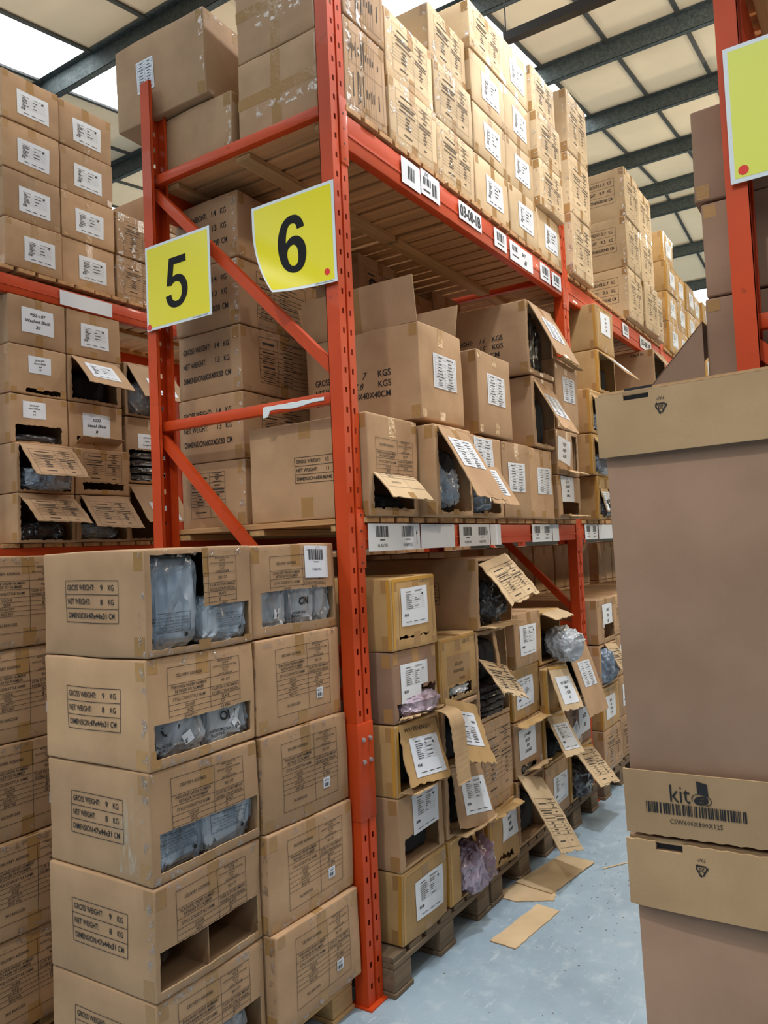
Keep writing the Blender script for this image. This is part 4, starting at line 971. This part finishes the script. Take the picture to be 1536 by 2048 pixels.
bag(-.0, .365, Lz[3] + .008, .16, .27, .085, 'poly_pink', 'purple-pink bag pushing out of the reddish ripped carton', B_, 70, fold=.13)
carton(X + .01, .168, Lz[4], D, .345, .285, 'top carton by the upright with a framed sheet and torn lower strip', GL, k='kraft_gold', holes=[(.055, .045, .31, .052)], jagged=.007, sheets=[S_(shA(24, .165, .2), .085, .066)], print_f=T('06 BAY 21', .25, .258, .01, .08, sl=.3) + Ln(.05, .05, .05, .24, .0012) + Ln(.31, .05, .31, .22, .0012), bulge=.005)
carton(X, .54, Lz[0], D, .34, .27, 'bottom carton with a lilac bag spilling out, second stack from the upright', GL, k='kraft_gold', holes=[(.09, .01, .33, .25)], tape=False, jagged=.006, flaps=[dict(u0=.2, u1=.23, v=.245, l=.1, a=20, jag=.008, plain=1)])
bag(.03, .75, Lz[0] + .006, .2, .22, .21, 'poly_pink', 'lilac clear bag spilling out beside the wooden pallet', B_, 71, fold=.16, e=.7, deco=place(Rc(0, 0, .035, .035, 'paper', .02), .05, .1))
carton(X, .54, Lz[1], D, .34, .273, 'carton with a narrow labelled flap swung aside over a black void', GL, k='kraft', holes=[(.02, .015, .325, .255)], tape=False, flaps=[dict(u0=.05, u1=.325, v=.265, l=.25, a=16, curl=0, jag=.005, roll=-9, warp=.5), dict(u0=.02, u1=.32, v=.02, l=.09, a=92, curl=-10, down=-1, jag=.006, plain=1, k='kraft_light')], sheets=[S_(shA(25, .12, .2), .15, .04, flap=0)])
carton(X, .54, Lz[2], D, .34, .273, 'carton with its upside-down labelled front dangling crooked', GL, k='kraft', holes=[(.02, .015, .325, .25)], tape=False, flaps=[dict(u0=.02, u1=.31, v=.27, l=.27, a=22, curl=6, jag=.008, roll=-16, warp=.3, k='kraft_gold')], sheets=[dict(r=(.05, .075, .205, .148), it=place(sheet(.205, .148, 'a', seed=26), .205, .148, rot=PI), flap=0)])
# corrugated torn strip hanging in front of it
mb = MB(); P = []; n = 26
for i in range(n + 1):
    t = i / n; ang = min(1, t / .22); xx = .05 + .075 * math.sin(ang * PI / 2) + .015 * t + (.0016 * math.sin(t * 90)); zz = .985 - (0 if t < .02 else (.03 * (1 - math.cos(ang * PI / 2)) + max(0, t - .12) * .30))
    for j in range(7): P.append((xx, -.055 + .11 * j / 6 + jag(t, j, .003, 2)[0] * (j in (0, 6)) + .02 * t, zz))
P = np.array(P); F = [(i * 7 + j, (i + 1) * 7 + j, (i + 1) * 7 + j + 1, i * 7 + j + 1) for i in range(n) for j in range(6)]
mb.add(P, F, 'kraft_raw'); mb.add(P - (.004, 0, .001), [f[::-1] for f in F], 'kraft_raw')
rim = [i * 7 for i in range(n + 1)] + [n * 7 + j for j in range(1, 7)] + [i * 7 + 6 for i in range(n - 1, -1, -1)] + [6 - j for j in range(1, 6)]
mb.add(np.concatenate([P, P - (.004, 0, .001)]), [(rim[i], rim[(i + 1) % len(rim)], rim[(i + 1) % len(rim)] + len(P), rim[i] + len(P)) for i in range(len(rim))], 'kraft_raw')
o = mb.build('torn_cardboard', loc=(.03, .475, .0)); tag(o, 'torn corrugated cardboard strip hanging between two ripped cartons', 'cardboard')
patch = dict(it=merge(T('657-399', .06, .08, .016, .07, sl=.2) + T('RAINTREE', .06, .05, .013, .09, sl=.2) + T('XXL BLK', .09, .015, .012, .05, sl=.2)), w=.15, h=.14)
carton(X, .54, Lz[3], D, .34, .283, 'carton with a torn brown patch and handwriting, slot at its foot', GL, k='kraft_gold', holes=[(.07, .02, .28, .065)], jagged=.007, sheets=[], print_f=Rc(.06, .075, .27, .20, 'tape', .03) + place(patch['it'], .10, .08) + T('SIZE 12', .24, .25, .014, .07, sl=.2))
bag(.0, .72, Lz[3] + .02, .1, .19, .045, 'poly_silver', 'flat clear bag in the slot of the patched carton', B_, 72, fold=.13)
# third stack
carton(X + .01, .89, Lz[0], D, .33, .27, 'crushed bottom carton with a handwritten Small sheet and burst corner', GL, k='kraft_gold', holes=[(.1, .02, .25, .045)], jagged=.012, sheets=[S_(shH(['JDA-001', 'BLACK', 'MEN', 'Small'], .13, .16), .16, .1)], bulge=.012, amp=.006, flaps=[dict(u0=.0, u1=.32, v=.262, l=.05, a=70, curl=30, jag=.01, plain=1)])
carton(X, .885, Lz[1] + .002, D, .335, .4, 'tall film-wrapped carton with a long printed form, third stack', GL, k='kraft', print_f=place(gf(.3, .3), .02, .05), film=2)
carton(X, .885, Lz[1] + .405, D, .335, .42, 'carton gaping open, form flap hanging over packed dark garments', GL, k='kraft', holes=[(.012, .02, .32, .40)], tape=False, flaps=[dict(u0=.02, u1=.30, v=.26, l=.2, a=45, curl=-8, jag=.008, roll=-14, k='kraft_light', print=place(gf(.26, .2), .03, .05)), dict(u0=.17, u1=.20, v=.40, l=.17, a=8, jag=.004, plain=1)])
for i in range(5): bag(-.12, 1.05, Lz[1] + .413 + .03 * i, .34, .3, .034, 'garment_brown', '%s layer of dark garments folded in the gaping carton' % LV[i], B_, 80 + i, 'garments', 'folded_garments', e=.35, fold=.05)
carton(X + .02, .885, 1.252, .75, .37, .335, 'large dark-sided carton under the beam with a torn yellowish form flap', GL, k='kraft', holes=[(.015, .015, .355, .32)], tape=False, print_s=place(gross(.2, .1, '', '', '', hh=.01), .35, .12), flaps=[dict(u0=.02, u1=.32, v=.325, l=.25, a=42, curl=-10, jag=.010, roll=8, warp=.15, k='kraft_light', print=place(gf(.24, .19), .06, .09)), dict(u0=.0, u1=.35, v=.014, l=.08, a=88, curl=10, down=-1, jag=.006, plain=1)])
bag(-.02, 1.05, 1.27, .26, .26, .2, 'poly_black', 'glossy black bundle bulging from the large carton under the beam', B_, 90, fold=.15, e=.75)
# fourth stack
carton(X + .02, 1.27, 1.02, D, .34, .272, 'pale-topped carton with a long white sheet, fourth stack', GL, k='kraft', sheets=[S_(shA(30, .15, .2), .08, .03)], bulge=.006)
carton(X, 1.255, .757, D, .345, .262, 'carton below the pale-topped one, white sheet partly covered', GL, k='kraft_gold', sheets=[S_(shA(31, .15, .2), .07, .03)])
carton(X, 1.255, .475, D, .345, .28, 'carton with a handwritten XXLARGE sheet and ragged lower slot', GL, k='kraft', holes=[(.05, .015, .26, .055)], jagged=.01, sheets=[S_(shH(['119-001', 'BLACK', '50X', 'XXLARGE'], .15, .2), .07, .06)], flaps=[dict(u0=.0, u1=.34, v=.27, l=.06, a=70, curl=25, jag=.006, plain=1, k='kraft_gold'), dict(u0=.12, u1=.33, v=.02, l=.07, a=80, curl=-10, down=-1, jag=.014, plain=1)])
bag(.0, 1.39, .485, .1, .16, .05, 'poly_black', 'dark bag peeping from the slot of the XXLARGE carton', B_, 91, fold=.13)
carton(X, 1.255, Lz[0], D, .345, .32, 'collapsed bottom carton whose big form flap slides to the floor', GL, k='kraft', holes=[(.02, .015, .33, .3)], tape=False, flaps=[dict(u0=.0, u1=.31, v=.31, l=.40, a=40, curl=-6, jag=.005, roll=-16, k='kraft_light', print=place(form(.26, .25, 'greek'), .02, -.065, rot=0))])
# fifth stack
carton(X, 1.63, .98, D, .335, .285, 'carton without a front, silver bag slumping out, fifth stack', GL, k='kraft_gold', holes=[(.02, .015, .32, .27)], tape=False, flaps=[dict(u0=.02, u1=.31, v=.28, l=.1, a=75, curl=-10, jag=.006, plain=1, k='kraft_light')])
bag(.075, 1.86, .995, .2, .2, .17, 'poly_silver', 'silver bag slumping out toward the second upright', B_, 92, fold=.14, e=.8, ry=.35)
carton(X, 1.63, .705, D, .335, .27, 'carton in shade behind a handwritten flap, fifth stack', GL, k='kraft', sheets=[S_(shA(33, .16, .2), .05, .03)])
carton(X + .05, 1.59, .72, .044, .3, .25, 'torn-off pale carton end hanging with a handwritten sheet, fifth stack', GL, k='kraft_gold', holes=[(.01, .01, .29, .23)], tape=False, flaps=[dict(u0=.01, u1=.29, v=.245, l=.24, a=22, jag=.005, roll=-6, warp=.2, k='kraft_light')], sheets=[S_(shH(['107-76M-01', 'PINK', '1 SIZE', 'x2'], .19, .17), .06, .03, flap=0)])
carton(X, 1.63, .44, D, .335, .262, 'carton with a yellowish labelled flap swung over the pallet, fifth stack', GL, k='kraft_gold', holes=[(.02, .015, .32, .245)], tape=False, flaps=[dict(u0=.02, u1=.28, v=.27, l=.25, a=30, jag=.005, roll=-8, warp=.2, k='kraft_light')], sheets=[S_(shA(34, .17, .18), .06, .04, flap=0)])
bag(-.1, 1.8, .45, .3, .27, .15, 'garment_black', 'dark clothes behind the yellowish labelled flap', B_, 93, 'garments', 'folded_garments', fold=.1)
carton(X, 1.63, Lz[0], D, .335, .288, 'intact bottom carton with a long white sheet, fifth stack', GL, k='kraft', sheets=[S_(shA(35, .13, .22), .13, .03)])
# sixth stack, in front of the second upright
carton(X, 1.985, .70, D, .4, .32, 'carton with a long hanging front and grid sheet near the second upright', GL, k='kraft', holes=[(.02, .015, .38, .3)], tape=False, flaps=[dict(u0=.04, u1=.38, v=.315, l=.4, a=20, curl=-4, jag=.003, roll=-2)], sheets=[S_(shB(12, .19, .2), .12, .05, flap=0)])
bag(-.08, 2.17, .715, .28, .34, .2, 'garment_black', 'black clothes behind the long hanging front', B_, 94, 'garments', 'folded_garments', fold=.1)
carton(X, 1.985, .44, D, .4, .255, 'carton handwritten SIZE 20, sixth stack', GL, k='kraft_red', sheets=[S_(shH(['SIZE', '20'], .15, .2), .2, .03), dict(r=(.07, .02, .1, .12), it=sheet(.1, .12, 'a', seed=3), rot=.5)], print_f=T('SIZE', .1, .2, .03, .1, sl=.2) + T('20', .1, .155, .035, sl=.2))
carton(X, 1.985, Lz[0], D, .4, .288, 'bottom carton with clear bagged goods and a torn form panel, sixth stack', GL, k='kraft_gold', holes=[(.02, .015, .38, .26)], tape=False, flaps=[dict(u0=.03, u1=.38, v=.28, l=.26, a=42, jag=.008, roll=-10, k='kraft_light', print=place(gf(.28, .22), .08, .03))])
bag(-.0, 2.13, Lz[0] + .008, .24, .26, .2, 'poly_black', 'clear bagged dark goods above the pallet edge, sixth stack', B_, 95, fold=.13, e=.8)
# second bay, floor level
carton(X, 2.62, .965, D, .36, .29, 'large carton beyond the second upright with a black square hole', GL, k='kraft', holes=[(.11, .03, .34, .12)], jagged=.004, sheets=[S_(shH(['X5K3', '2X4', '5K'], .11, .15), .14, .1)], print_f=place(gf(.26, .2), .06, .05))
carton(X, 2.62, .69, D, .36, .27, 'carton with dark bag and narrow form flap past the second upright', GL, k='kraft', holes=[(.02, .015, .34, .255)], tape=False, flaps=[dict(u0=.1, u1=.34, v=.26, l=.26, a=34, jag=.006, roll=-6, k='kraft_light', print=place(gf(.2, .2), .12, .02))])
bag(.0, 2.72, .70, .22, .19, .22, 'poly_grey', 'grey ribbed bag past the second upright', B_, 96, fold=.16, e=.8)
carton(X, 2.62, .42, D, .36, .265, 'carton with a scribbled long sheet past the second upright', GL, k='kraft_gold', sheets=[S_(shH(['5KX4', 'XK5', 'SIZE', '5 10'], .16, .2), .08, .03)])
carton(X, 2.62, Lz[0], D, .36, .268, 'film-wrapped bottom carton with a form past the second upright', GL, k='kraft', film=2, print_f=place(gf(.28, .2), .04, .03))
for c, y in enumerate((3.0, 3.39, 3.78, 4.17, 4.56)):
    for i in range(4): carton(X - .01, y, Lz[0] + .277 * i, D, .37, .275, 'floor level carton beyond the bagged one, %s column, %s up' % (ORD[c], LV[i]), GL, k='kraft', sheets=[S_(shA(c + i, .14, .19), .12, .04)] if (c + i) % 3 else (), print_f=place(gf(.28, .2), .04, .03) if (c + i) % 3 == 0 else ())
for n_, (x, y, z, sy, sz, lb_) in enumerate(((X, .345, Lz[2], .29, .19, 'black filler clothes inside the carton with the big swung-out front'), (X, .71, Lz[1], .29, .2, 'black filler clothes behind the narrow flap swung aside'), (X, .71, Lz[2], .29, .19, 'black filler clothes behind the crooked upside-down front'),
        (X, 1.42, Lz[0], .29, .2, 'black filler clothes inside the collapsed bottom carton'), (X, 1.06, Lz[1] + .56, .28, .2, 'black filler clothes above the dark garment layers'), (X, 1.79, .98, .28, .16, 'black filler clothes at the back of the frontless carton'), (X, .34, Lz[1], .29, .16, 'black filler clothes in the carton with a low wide cut'),
        (.06, 1.86, 2.172, .27, .3, 'black filler clothes in the dark open carton with a narrow flap'), (.1, 2.965, 2.625, .3, .2, 'black filler clothes in the open carton, fourth level past the second upright'), (.1, 4.47, 2.845, .3, .22, 'black filler clothes in the open carton near the third upright'), (.1, .665, 1.773, .27, .3, 'black filler clothes at the back of the long-flap carton'))):
    bag(x - .25, y, z + .009, .42, sy, sz, 'garment_black', lb_, B_, 200 + n_, 'garments', 'folded_garments', e=.4, fold=.04)  # clothes piles added inside so the open fronts look black
# dim rear cartons on the floor pallets
for c, y in enumerate((.12, .55, .98, 1.41, 1.84, 2.6, 3.05, 3.5, 3.95, 4.4, 5.08, 5.52, 5.96)):
    for i in range(4): carton(-.66 if y > .9 and y < 1.3 and False else -.72, y, Lz[0] + .366 * i, .42, .42, .364, 'rear floor level carton in shadow, %s column, %s up' % ((ORD + ['eleventh', 'twelfth', 'thirteenth'])[c], LV[i]), GL, k='kraft')

# ------------------------------------------------------------------ left row
GT = 'cartons on the high shelf of the left row'; Z = 3.374
for c, (y, w_, n) in enumerate(((.215, .375, 4), (.595, .39, 4), (1.0, .38, 2), (1.39, .39, 3), (1.79, .39, 3), (2.5, .4, 3), (2.92, .4, 3), (3.34, .4, 2))):
    for i in range(n):
        lab = c < 2; kw = {}
        if lab: s = shL(c * 5 + i, .165, .115) if not (c == 0 and i in (1, 3)) else shL(c * 5 + i, .165, .12); kw = dict(sheets=[S_(s, .115 + (.02 if i == 0 else 0), .07)])
        else: kw = dict(print_f=place(gf(.28, .2), .05, .04), film=2)
        carton(-2.5 + random.uniform(-.008, .008), y, Z + .293 * i, .6, w_, .291, '%s, %s column, %s up, left row high shelf' % ('taped carton with a wide white sheet' if lab else 'film-wrapped carton with a printed form', ORD[c], LV[i]), GT, k='kraft', **kw)
GS = 'cartons on the eye-level shelf of the left row'; Z = 1.767
c0, c1, c2 = .225, .605, 1.03; W0, W1, W2 = .375, .40, .42
def sl(c, i, lab, H=.288, y=None, w=None, z=None, **kw):
    yy = (c0, c1, c2)[c] if y is None else y; ww = (W0, W1, W2)[c] if w is None else w
    carton(-2.5 + kw.pop('dx', 0), yy, (Z + .29 * i) if z is None else z, .6, ww, H, lab, GS, k=kw.pop('k', 'kraft'), **kw)
sl(0, 4, 'carton with a handwritten 952-107 Washed Black sheet, left row', sheets=[S_(shH(['952-107', 'Washed Black', '20'], .17, .17), .1, .065)])
sl(1, 4, 'taped carton with a wide white sheet under the left orange beam', sheets=[S_(shL(41, .165, .14), .12, .07)])
sl(0, 3, 'carton with a small handwritten 5033-603 sheet and thin slot', holes=[(.1, .012, .33, .04)], sheets=[S_(shH(['5033-603', 'Steel Blue', 'xxl', '13'], .12, .12, True), .13, .12)])
sl(1, 3, 'carton with a labelled flap hanging over black goods, left row', holes=[(.03, .02, .36, .27)], flaps=[dict(u0=.03, u1=.36, v=.28, l=.27, a=48, curl=-8, jag=.003, roll=-2)], sheets=[S_(shL(42, .19, .15), .09, .07, flap=0)], tape=False)
bag(-2.72, .81, Z + .875, .34, .34, .2, 'garment_black', 'black clothes behind the labelled flap, left row', 'bagged goods in the left row', 100, 'garments', 'folded_garments')
sl(0, 2, 'carton with a 5033-603 sheet above an open dark slot, left row', holes=[(.03, .01, .33, .11)], sheets=[S_(shH(['5033-603', 'Steel Blue', 'Mq', '12'], .12, .12, True), .09, .14)])
bag(-2.64, .41, Z + .585, .26, .32, .06, 'poly_black', 'dark clear bag in the slot of the 5033-603 carton', 'bagged goods in the left row', 101)
sl(1, 2, 'carton with a large 5033 handwritten sheet and drooping lip, left row', holes=[(.05, .035, .34, .075)], sheets=[S_(shH(['5033', 'Steel Blue', 'M'], .17, .16), .11, .07)], flaps=[dict(u0=.05, u1=.36, v=.035, l=.07, a=60, down=-1, jag=.003, plain=1)])
sl(0, 1, 'carton with a form flap and clear bag spilling, left row', holes=[(.02, .015, .35, .27)], dx=.05, tape=False, flaps=[dict(u0=.02, u1=.36, v=.275, l=.25, a=45, curl=-8, jag=.004, roll=-1, print=place(gf(.28, .2), .05, .035))])
bag(-2.52, .42, Z + .30, .34, .28, .14, 'poly_grey', 'clear bag spilling over the edge below a form flap, left row', 'bagged goods in the left row', 102, fold=.12)
sl(1, 1, 'carton with a printed form and narrow dark slot at its foot, left row', holes=[(.05, .03, .36, .075)], dx=.05, print_f=place(gf(.28, .18), .06, .08))
sl(0, 0, 'bottom carton with a form flap over dark bagged goods, left row', holes=[(.02, .015, .35, .27)], tape=False, dx=.05, flaps=[dict(u0=.01, u1=.36, v=.275, l=.25, a=52, curl=-6, jag=.004, roll=-2, print=place(gf(.28, .2), .05, .03))])
bag(-2.62, .42, Z + .008, .34, .32, .12, 'poly_black', 'dark bagged goods low in the left row', 'bagged goods in the left row', 103, fold=.12)
sl(1, 0, 'bottom carton with a long form flap, left row second column', holes=[(.03, .015, .37, .27)], tape=False, dx=.05, flaps=[dict(u0=.03, u1=.38, v=.28, l=.26, a=42, curl=-4, jag=.003, roll=-2, print=place(gf(.28, .2), .06, .03))])
bag(-2.66, .81, Z + .008, .34, .34, .11, 'poly_grey', 'grey bagged goods under the long form flap', 'bagged goods in the left row', 104, fold=.12)
sl(2, 3, 'carton of grey garments with a labelled flap beside the rear upright', H=.36, z=Z + .83, tape=False, holes=[(.02, .015, .4, .34)], flaps=[dict(u0=.02, u1=.39, v=.345, l=.3, a=36, jag=.003)], sheets=[S_(shL(45, .19, .15), .12, .08, flap=0)])
bag(-2.66, 1.24, Z + .84, .3, .36, .24, 'poly_grey', 'folded grey garments beside the rear upright', 'bagged goods in the left row', 105, fold=.12)
sl(2, 2, 'carton with a JOF223 Navy sheet over folded dark garments', H=.44, z=Z + .385, holes=[(.02, .015, .4, .22)], sheets=[S_(shH(['JOF223', 'Navy', 'Large-2'], .13, .1, True), .1, .23)])
for i in range(4): bag(-2.66, 1.24, Z + .395 + .05 * i, .3, .35, .054, 'poly_black', '%s dark garment folded in the Navy carton' % LV[i], 'folded dark garments in the left row', 106 + i, 'garments', 'folded_garments', e=.4, fold=.06)
sl(2, 0, 'lowest carton with a torn labelled flap behind the rear upright', H=.38, z=Z, tape=False, holes=[(.02, .015, .4, .35)], flaps=[dict(u0=.02, u1=.39, v=.36, l=.3, a=36, jag=.004)], sheets=[S_(shA(47, .16, .14), .12, .08, flap=0)])
# left row floor level
for c, y in enumerate((.2, .62, 1.04, 1.46)):
    for i in range(4): carton(-2.5, y, .15 + .36 * i, .6, .41, .358, 'left row floor level carton in shadow, %s column, %s up' % (ORD[c], LV[i]), 'cartons on the floor pallets of the left row', k='kraft')
for c, y in enumerate((2.52, 2.96, 3.4, 3.84, 4.28, 5.05, 5.5)):
    for i in range(4): carton(-2.5, y, .15 + .37 * i, .6, .43, .368, 'distant floor level carton, left row, %s column past the frame, %s up' % ((ORD + ['eleventh', 'twelfth', 'thirteenth'])[c], LV[i]), 'cartons on the floor pallets of the left row', k='kraft')
pallet(-2.49, .16, .82, 1.0, .148, 'worn pallet under the left row cartons, nearer one', pg); pallet(-2.49, 1.02, .85, 1.0, .148, 'worn pallet under the left row cartons, farther one', pg)

# ------------------------------------------------------------------ right row
GR = 'large cartons in the right row'; Z = 1.773
for i in range(4):
    carton(0, 0, 0, .46, .6, .286, '%s dark carton at the right edge behind the orange upright' % ['lowest', 'second', 'third', 'topmost'][i], GR, k='kraft_red', side_tape=False, film=0, print_s=()).location = (0, 0, 0)
    o = bpy.data.objects[[q.name for q in C.objects if q.get('label', '').endswith('dark carton at the right edge behind the orange upright')][-1]]
    o.rotation_euler = (0, 0, -PI / 2); o.location = (1.252 + [.02, .0, .005, -.01][i], .115, Z + .287 * i)
# a torn wing sticking out over the aisle
mb = MB(); mb.bar((0, .16, .29), (-.27, .16, 0), (0, .15, 0), (.002, 0, .0015), 'kraft_red')
P = np.array([(0, .012, .29), (-.27, .012, 0), (0, .012, 0)]); mb.add(np.concatenate([P, P + (0, .004, 0)]), [(0, 1, 2), (5, 4, 3), (0, 3, 4, 1), (1, 4, 5, 2), (2, 5, 3, 0)], 'kraft_red')
tag(mb.build('carton_wing', loc=(1.243, .09, 1.985), smooth=False), 'dark torn carton wing jutting over the aisle beside the right row', 'cardboard')
# ------------------------------------------------------------------ the two tall flat-pack cartons
def ring(u, v, r0, r1, a0, a1, e=1, n=26, m='ink', rot=0):
    A = np.radians(np.linspace(a0, a1, n + 1)); o = np.concatenate([np.stack([np.cos(A) * r1 * e, np.sin(A) * r1], 1), np.stack([np.cos(A) * r0 * e, np.sin(A) * r0], 1)])
    c, s = math.cos(rot), math.sin(rot); o = o @ np.array([[c, s], [-s, c]]) + (u, v)
    return [(o, [(i, i + 1, n + 2 + i, n + 1 + i) for i in range(n)], m)]
def recycle(s):
    o = []
    for k in range(3):
        a = PI / 2 + k * 2 * PI / 3; p = np.array([math.cos(a), math.sin(a)]) * s; b = a + 2 * PI / 3; q = np.array([math.cos(b), math.sin(b)]) * s
        d = (q - p) / np.linalg.norm(q - p); nn = np.array([-d[1], d[0]]); p1 = p + d * s * .35; q1 = q - d * s * .42; w_ = s * .09
        o.append((np.array([p1 - nn * w_, q1 - nn * w_, q1 + nn * w_, p1 + nn * w_]), [(0, 1, 2, 3)], 'ink'))
        o.append((np.array([p1 - nn * w_, p1 + nn * w_, p + nn * w_ - d * 0, p + d * s * .1 + nn * w_ * 2.2]), [(0, 1, 2, 3)], 'ink'))
        o.append((np.array([q1 - nn * w_ * 2.6, q1 + d * s * .3, q1 + nn * w_ * 2.6]), [(0, 1, 2)], 'ink'))
    o += T('20', 0, 0, s * .55, bold=.02) + T('PAP', 0, -s * 1.25, s * .42)
    return o
def flatpack(x, y, z, label, logo, recyc, rx=0, bulge=.0):
    W, H, D = .6, .795, .125
    root = empty('flat_pack_carton', (x, y, z)); tag(root, label, 'box', 'flat-pack cartons on end'); root.rotation_euler = (0, rx, 0)
    mb = MB(); mb.box((.01, .006, .004), (W - .004, D, H - .006), 'carton_body', .004); mb.build('body', root)
    def flap(z0, z1, nm, outb, prints, slot_top):
        mb = MB(); nu, nv = 60, 8; sl = (.052, .098)
        def fn(P, o):
            u, v = P[:, 0], P[:, 1]; t = (v - z0) / (z1 - z0); t = (1 - t) if outb < 0 else t
            b = abs(outb) * t * np.sin(PI * np.clip(u / W, 0, 1)) ** .5 + .004
            return np.stack([u + .0, -b - o, v], 1)
        us = sorted(set(list(np.linspace(0, W, nu + 1)) + list(sl))); vs = list(np.linspace(z0, z1, nv + 1)); dz = .006
        P = []; 
        for u in us:
            for v in vs:
                vv = v
                if v == vs[-1] and slot_top: vv += .0012 * math.sin(u * 420)
                if v == vs[0] and not slot_top: vv += .0012 * math.sin(u * 420)
                P.append((u, vv))
        P = np.array(P); n = len(vs); F = [(i * n + j, (i + 1) * n + j, (i + 1) * n + j + 1, i * n + j + 1) for i in range(len(us) - 1) for j in range(n - 1)]
        if slot_top: F = [f for f in F if not (sl[0] < P[list(f)].mean(0)[0] < sl[1] and P[list(f)].mean(0)[1] > vs[-2])]
        A = fn(P, 0); B = fn(P, -.0042); mb.add(A, F, 'carton_lid'); mb.add(B, [f[::-1] for f in F], 'carton_lid')
        ec = {}
        for f in F:
            for a, b in zip(f, f[1:] + f[:1]): ec[(a, b)] = 1
        be = [(a, b) for a, b in ec if (b, a) not in ec]; N_ = len(P)
        mb.add(np.concatenate([A, B]), [(b, a, a + N_, b + N_) for a, b in be], 'kraft_raw')
        add_decals(mb, prints, fn, off=.0004); mb.build(nm, root, smooth=False)
    flap(H - .115, H, 'top_lid_flap', -.012 if recyc == 2 else -.003, place(place(recycle(.013), rot=PI), .128 if recyc == 2 else .118, H - .036), True)
    pr = []
    if logo:
        pr += T('kit', .098, .077, .030, .034) + bars(.038, .040, .205, .059, 46, seed=8) + T('CSW600X800X125', .121, .028, .0085, .088)
        pr += [(np.array([(.1275, .081), (.1455, .0765), (.1445, .0985), (.127, .1025)]), [(0, 1, 2, 3)], 'ink')]
        pr += T('e', .133, .0695, .0155, .0235, sl=.35, bold=.03) + ring(.1335, .0705, .0098, .0108, -60, 205, 1.55, rot=-.08)
    flap(.0, .112, 'bottom_lid_flap', .003, pr, False)
    mb = MB(); mb.box((.004, .004, H - .005), (W - .004, D - .004, H + .004), 'carton_lid', .001); mb.box((.0, .030, H - .01), (W, .034, H + .012), 'kraft_raw'); mb.box((.004, .008, H + .003), (W, .030, H + .0045), 'carton_body')  # darker strip across the lid top paints in the shadow behind the flap
    mb.box((.05, .0155, H + .001), (.1, .019, H + .011), 'black_steel'); mb.build('lid_top', root, smooth=False)
    mb = MB(); mb.box((.052, .0045, H - .013), (.098, .0065, H - .001), 'garment_black'); mb.build('tuck_slot', root, smooth=False)
flatpack(1.243, -.903, 1.118, 'upper flat-pack carton on end with a printed logo and barcode', True, 1, rx=-.018)
flatpack(1.252, -.905, .312, 'lower flat-pack carton on end, its top flap bowing outward', False, 2, rx=-.014)
mb = MB(); mb.box((0, 0, 0), (.8, .6, .165), 'carton_body', .008); o = mb.build('cardboard_box', loc=(1.24, -.93, .145)); tag(o, 'low plain carton carrying the two flat-pack cartons', 'box')
pallet(2.06, -.95, .75, .85, .144, 'pallet beneath the flat-pack cartons', pg)

# ------------------------------------------------------------------ loose cardboard and litter on the floor
def slab(pts, z, th, label, m='kraft_light', name='cardboard_sheet', curl=0):
    from mathutils.geometry import tessellate_polygon
    P = []
    for (a, b) in zip(pts, pts[1:] + pts[:1]):
        n = 14
        for i in range(n): t = i / n; j = jag(a[0] + t, b[1] + t, .0025, 3); P.append((a[0] + (b[0] - a[0]) * t + j[0], a[1] + (b[1] - a[1]) * t + j[1]))
    n = len(P); tri = tessellate_polygon([[Vector((p[0], p[1], 0)) for p in P]])
    A = np.array([(p[0], p[1], z + th + curl * math.sin(p[0] * 9 + p[1] * 5)) for p in P]); B = A - (0, 0, th)
    mb = MB()
    T3 = [tuple(t) for t in tri]
    c = A[list(T3[0])]; up = np.cross(c[1] - c[0], c[2] - c[0])[2] > 0
    mb.add(A, T3 if up else [t[::-1] for t in T3], m); mb.add(B, [t[::-1] for t in T3] if up else T3, m)
    mb.add(np.concatenate([A, B]), [(i, (i + 1) % n, (i + 1) % n + n, i + n) for i in range(n)], 'kraft_raw')
    tag(mb.build(name, smooth=False), label, 'cardboard')
slab([(.17, .64), (.29, .63), (.33, 1.02), (.22, 1.04)], .001, .004, 'long clean cardboard strip lying alone on the blue floor', curl=.0)
slab([(.0, 1.03), (.12, 1.02), (.27, 1.11), (.22, 1.30), (.06, 1.26)], .001, .004, 'cardboard sheet on the floor, lower of two by the pallet')
slab([(.04, 1.2), (.24, 1.16), (.30, 1.60), (.12, 1.62)], .006, .004, 'cardboard sheet on the floor under the big form flap')
mb = MB(); mb.cyl((.36, 1.55, .004), (.62, 1.95, .004), .003, 'kraft_light', 6); tag(mb.build('stick'), 'thin pale stick lying on the blue floor', 'stick')
mb = MB(); R = random.Random(4)
for i in range(120):
    if i < 80: x, y = R.gauss(.45, .12), R.gauss(1.35, .45)
    else: x, y = R.uniform(.05, 1.1), R.uniform(-.2, 3)
    s = R.uniform(.0006, .0026); a = R.uniform(0, 3); mb.bar((x - s * 2 * math.cos(a), y - s * 2 * math.sin(a), .001), (x + s * 2 * math.cos(a), y + s * 2 * math.sin(a), .001), (s * .4 * -math.sin(a), s * .4 * math.cos(a), 0), (0, 0, .0008), 'dirt')
tag(mb.build('floor_litter', smooth=False), 'bits of wood and paper litter scattered over the blue aisle floor', 'litter', kind='stuff')
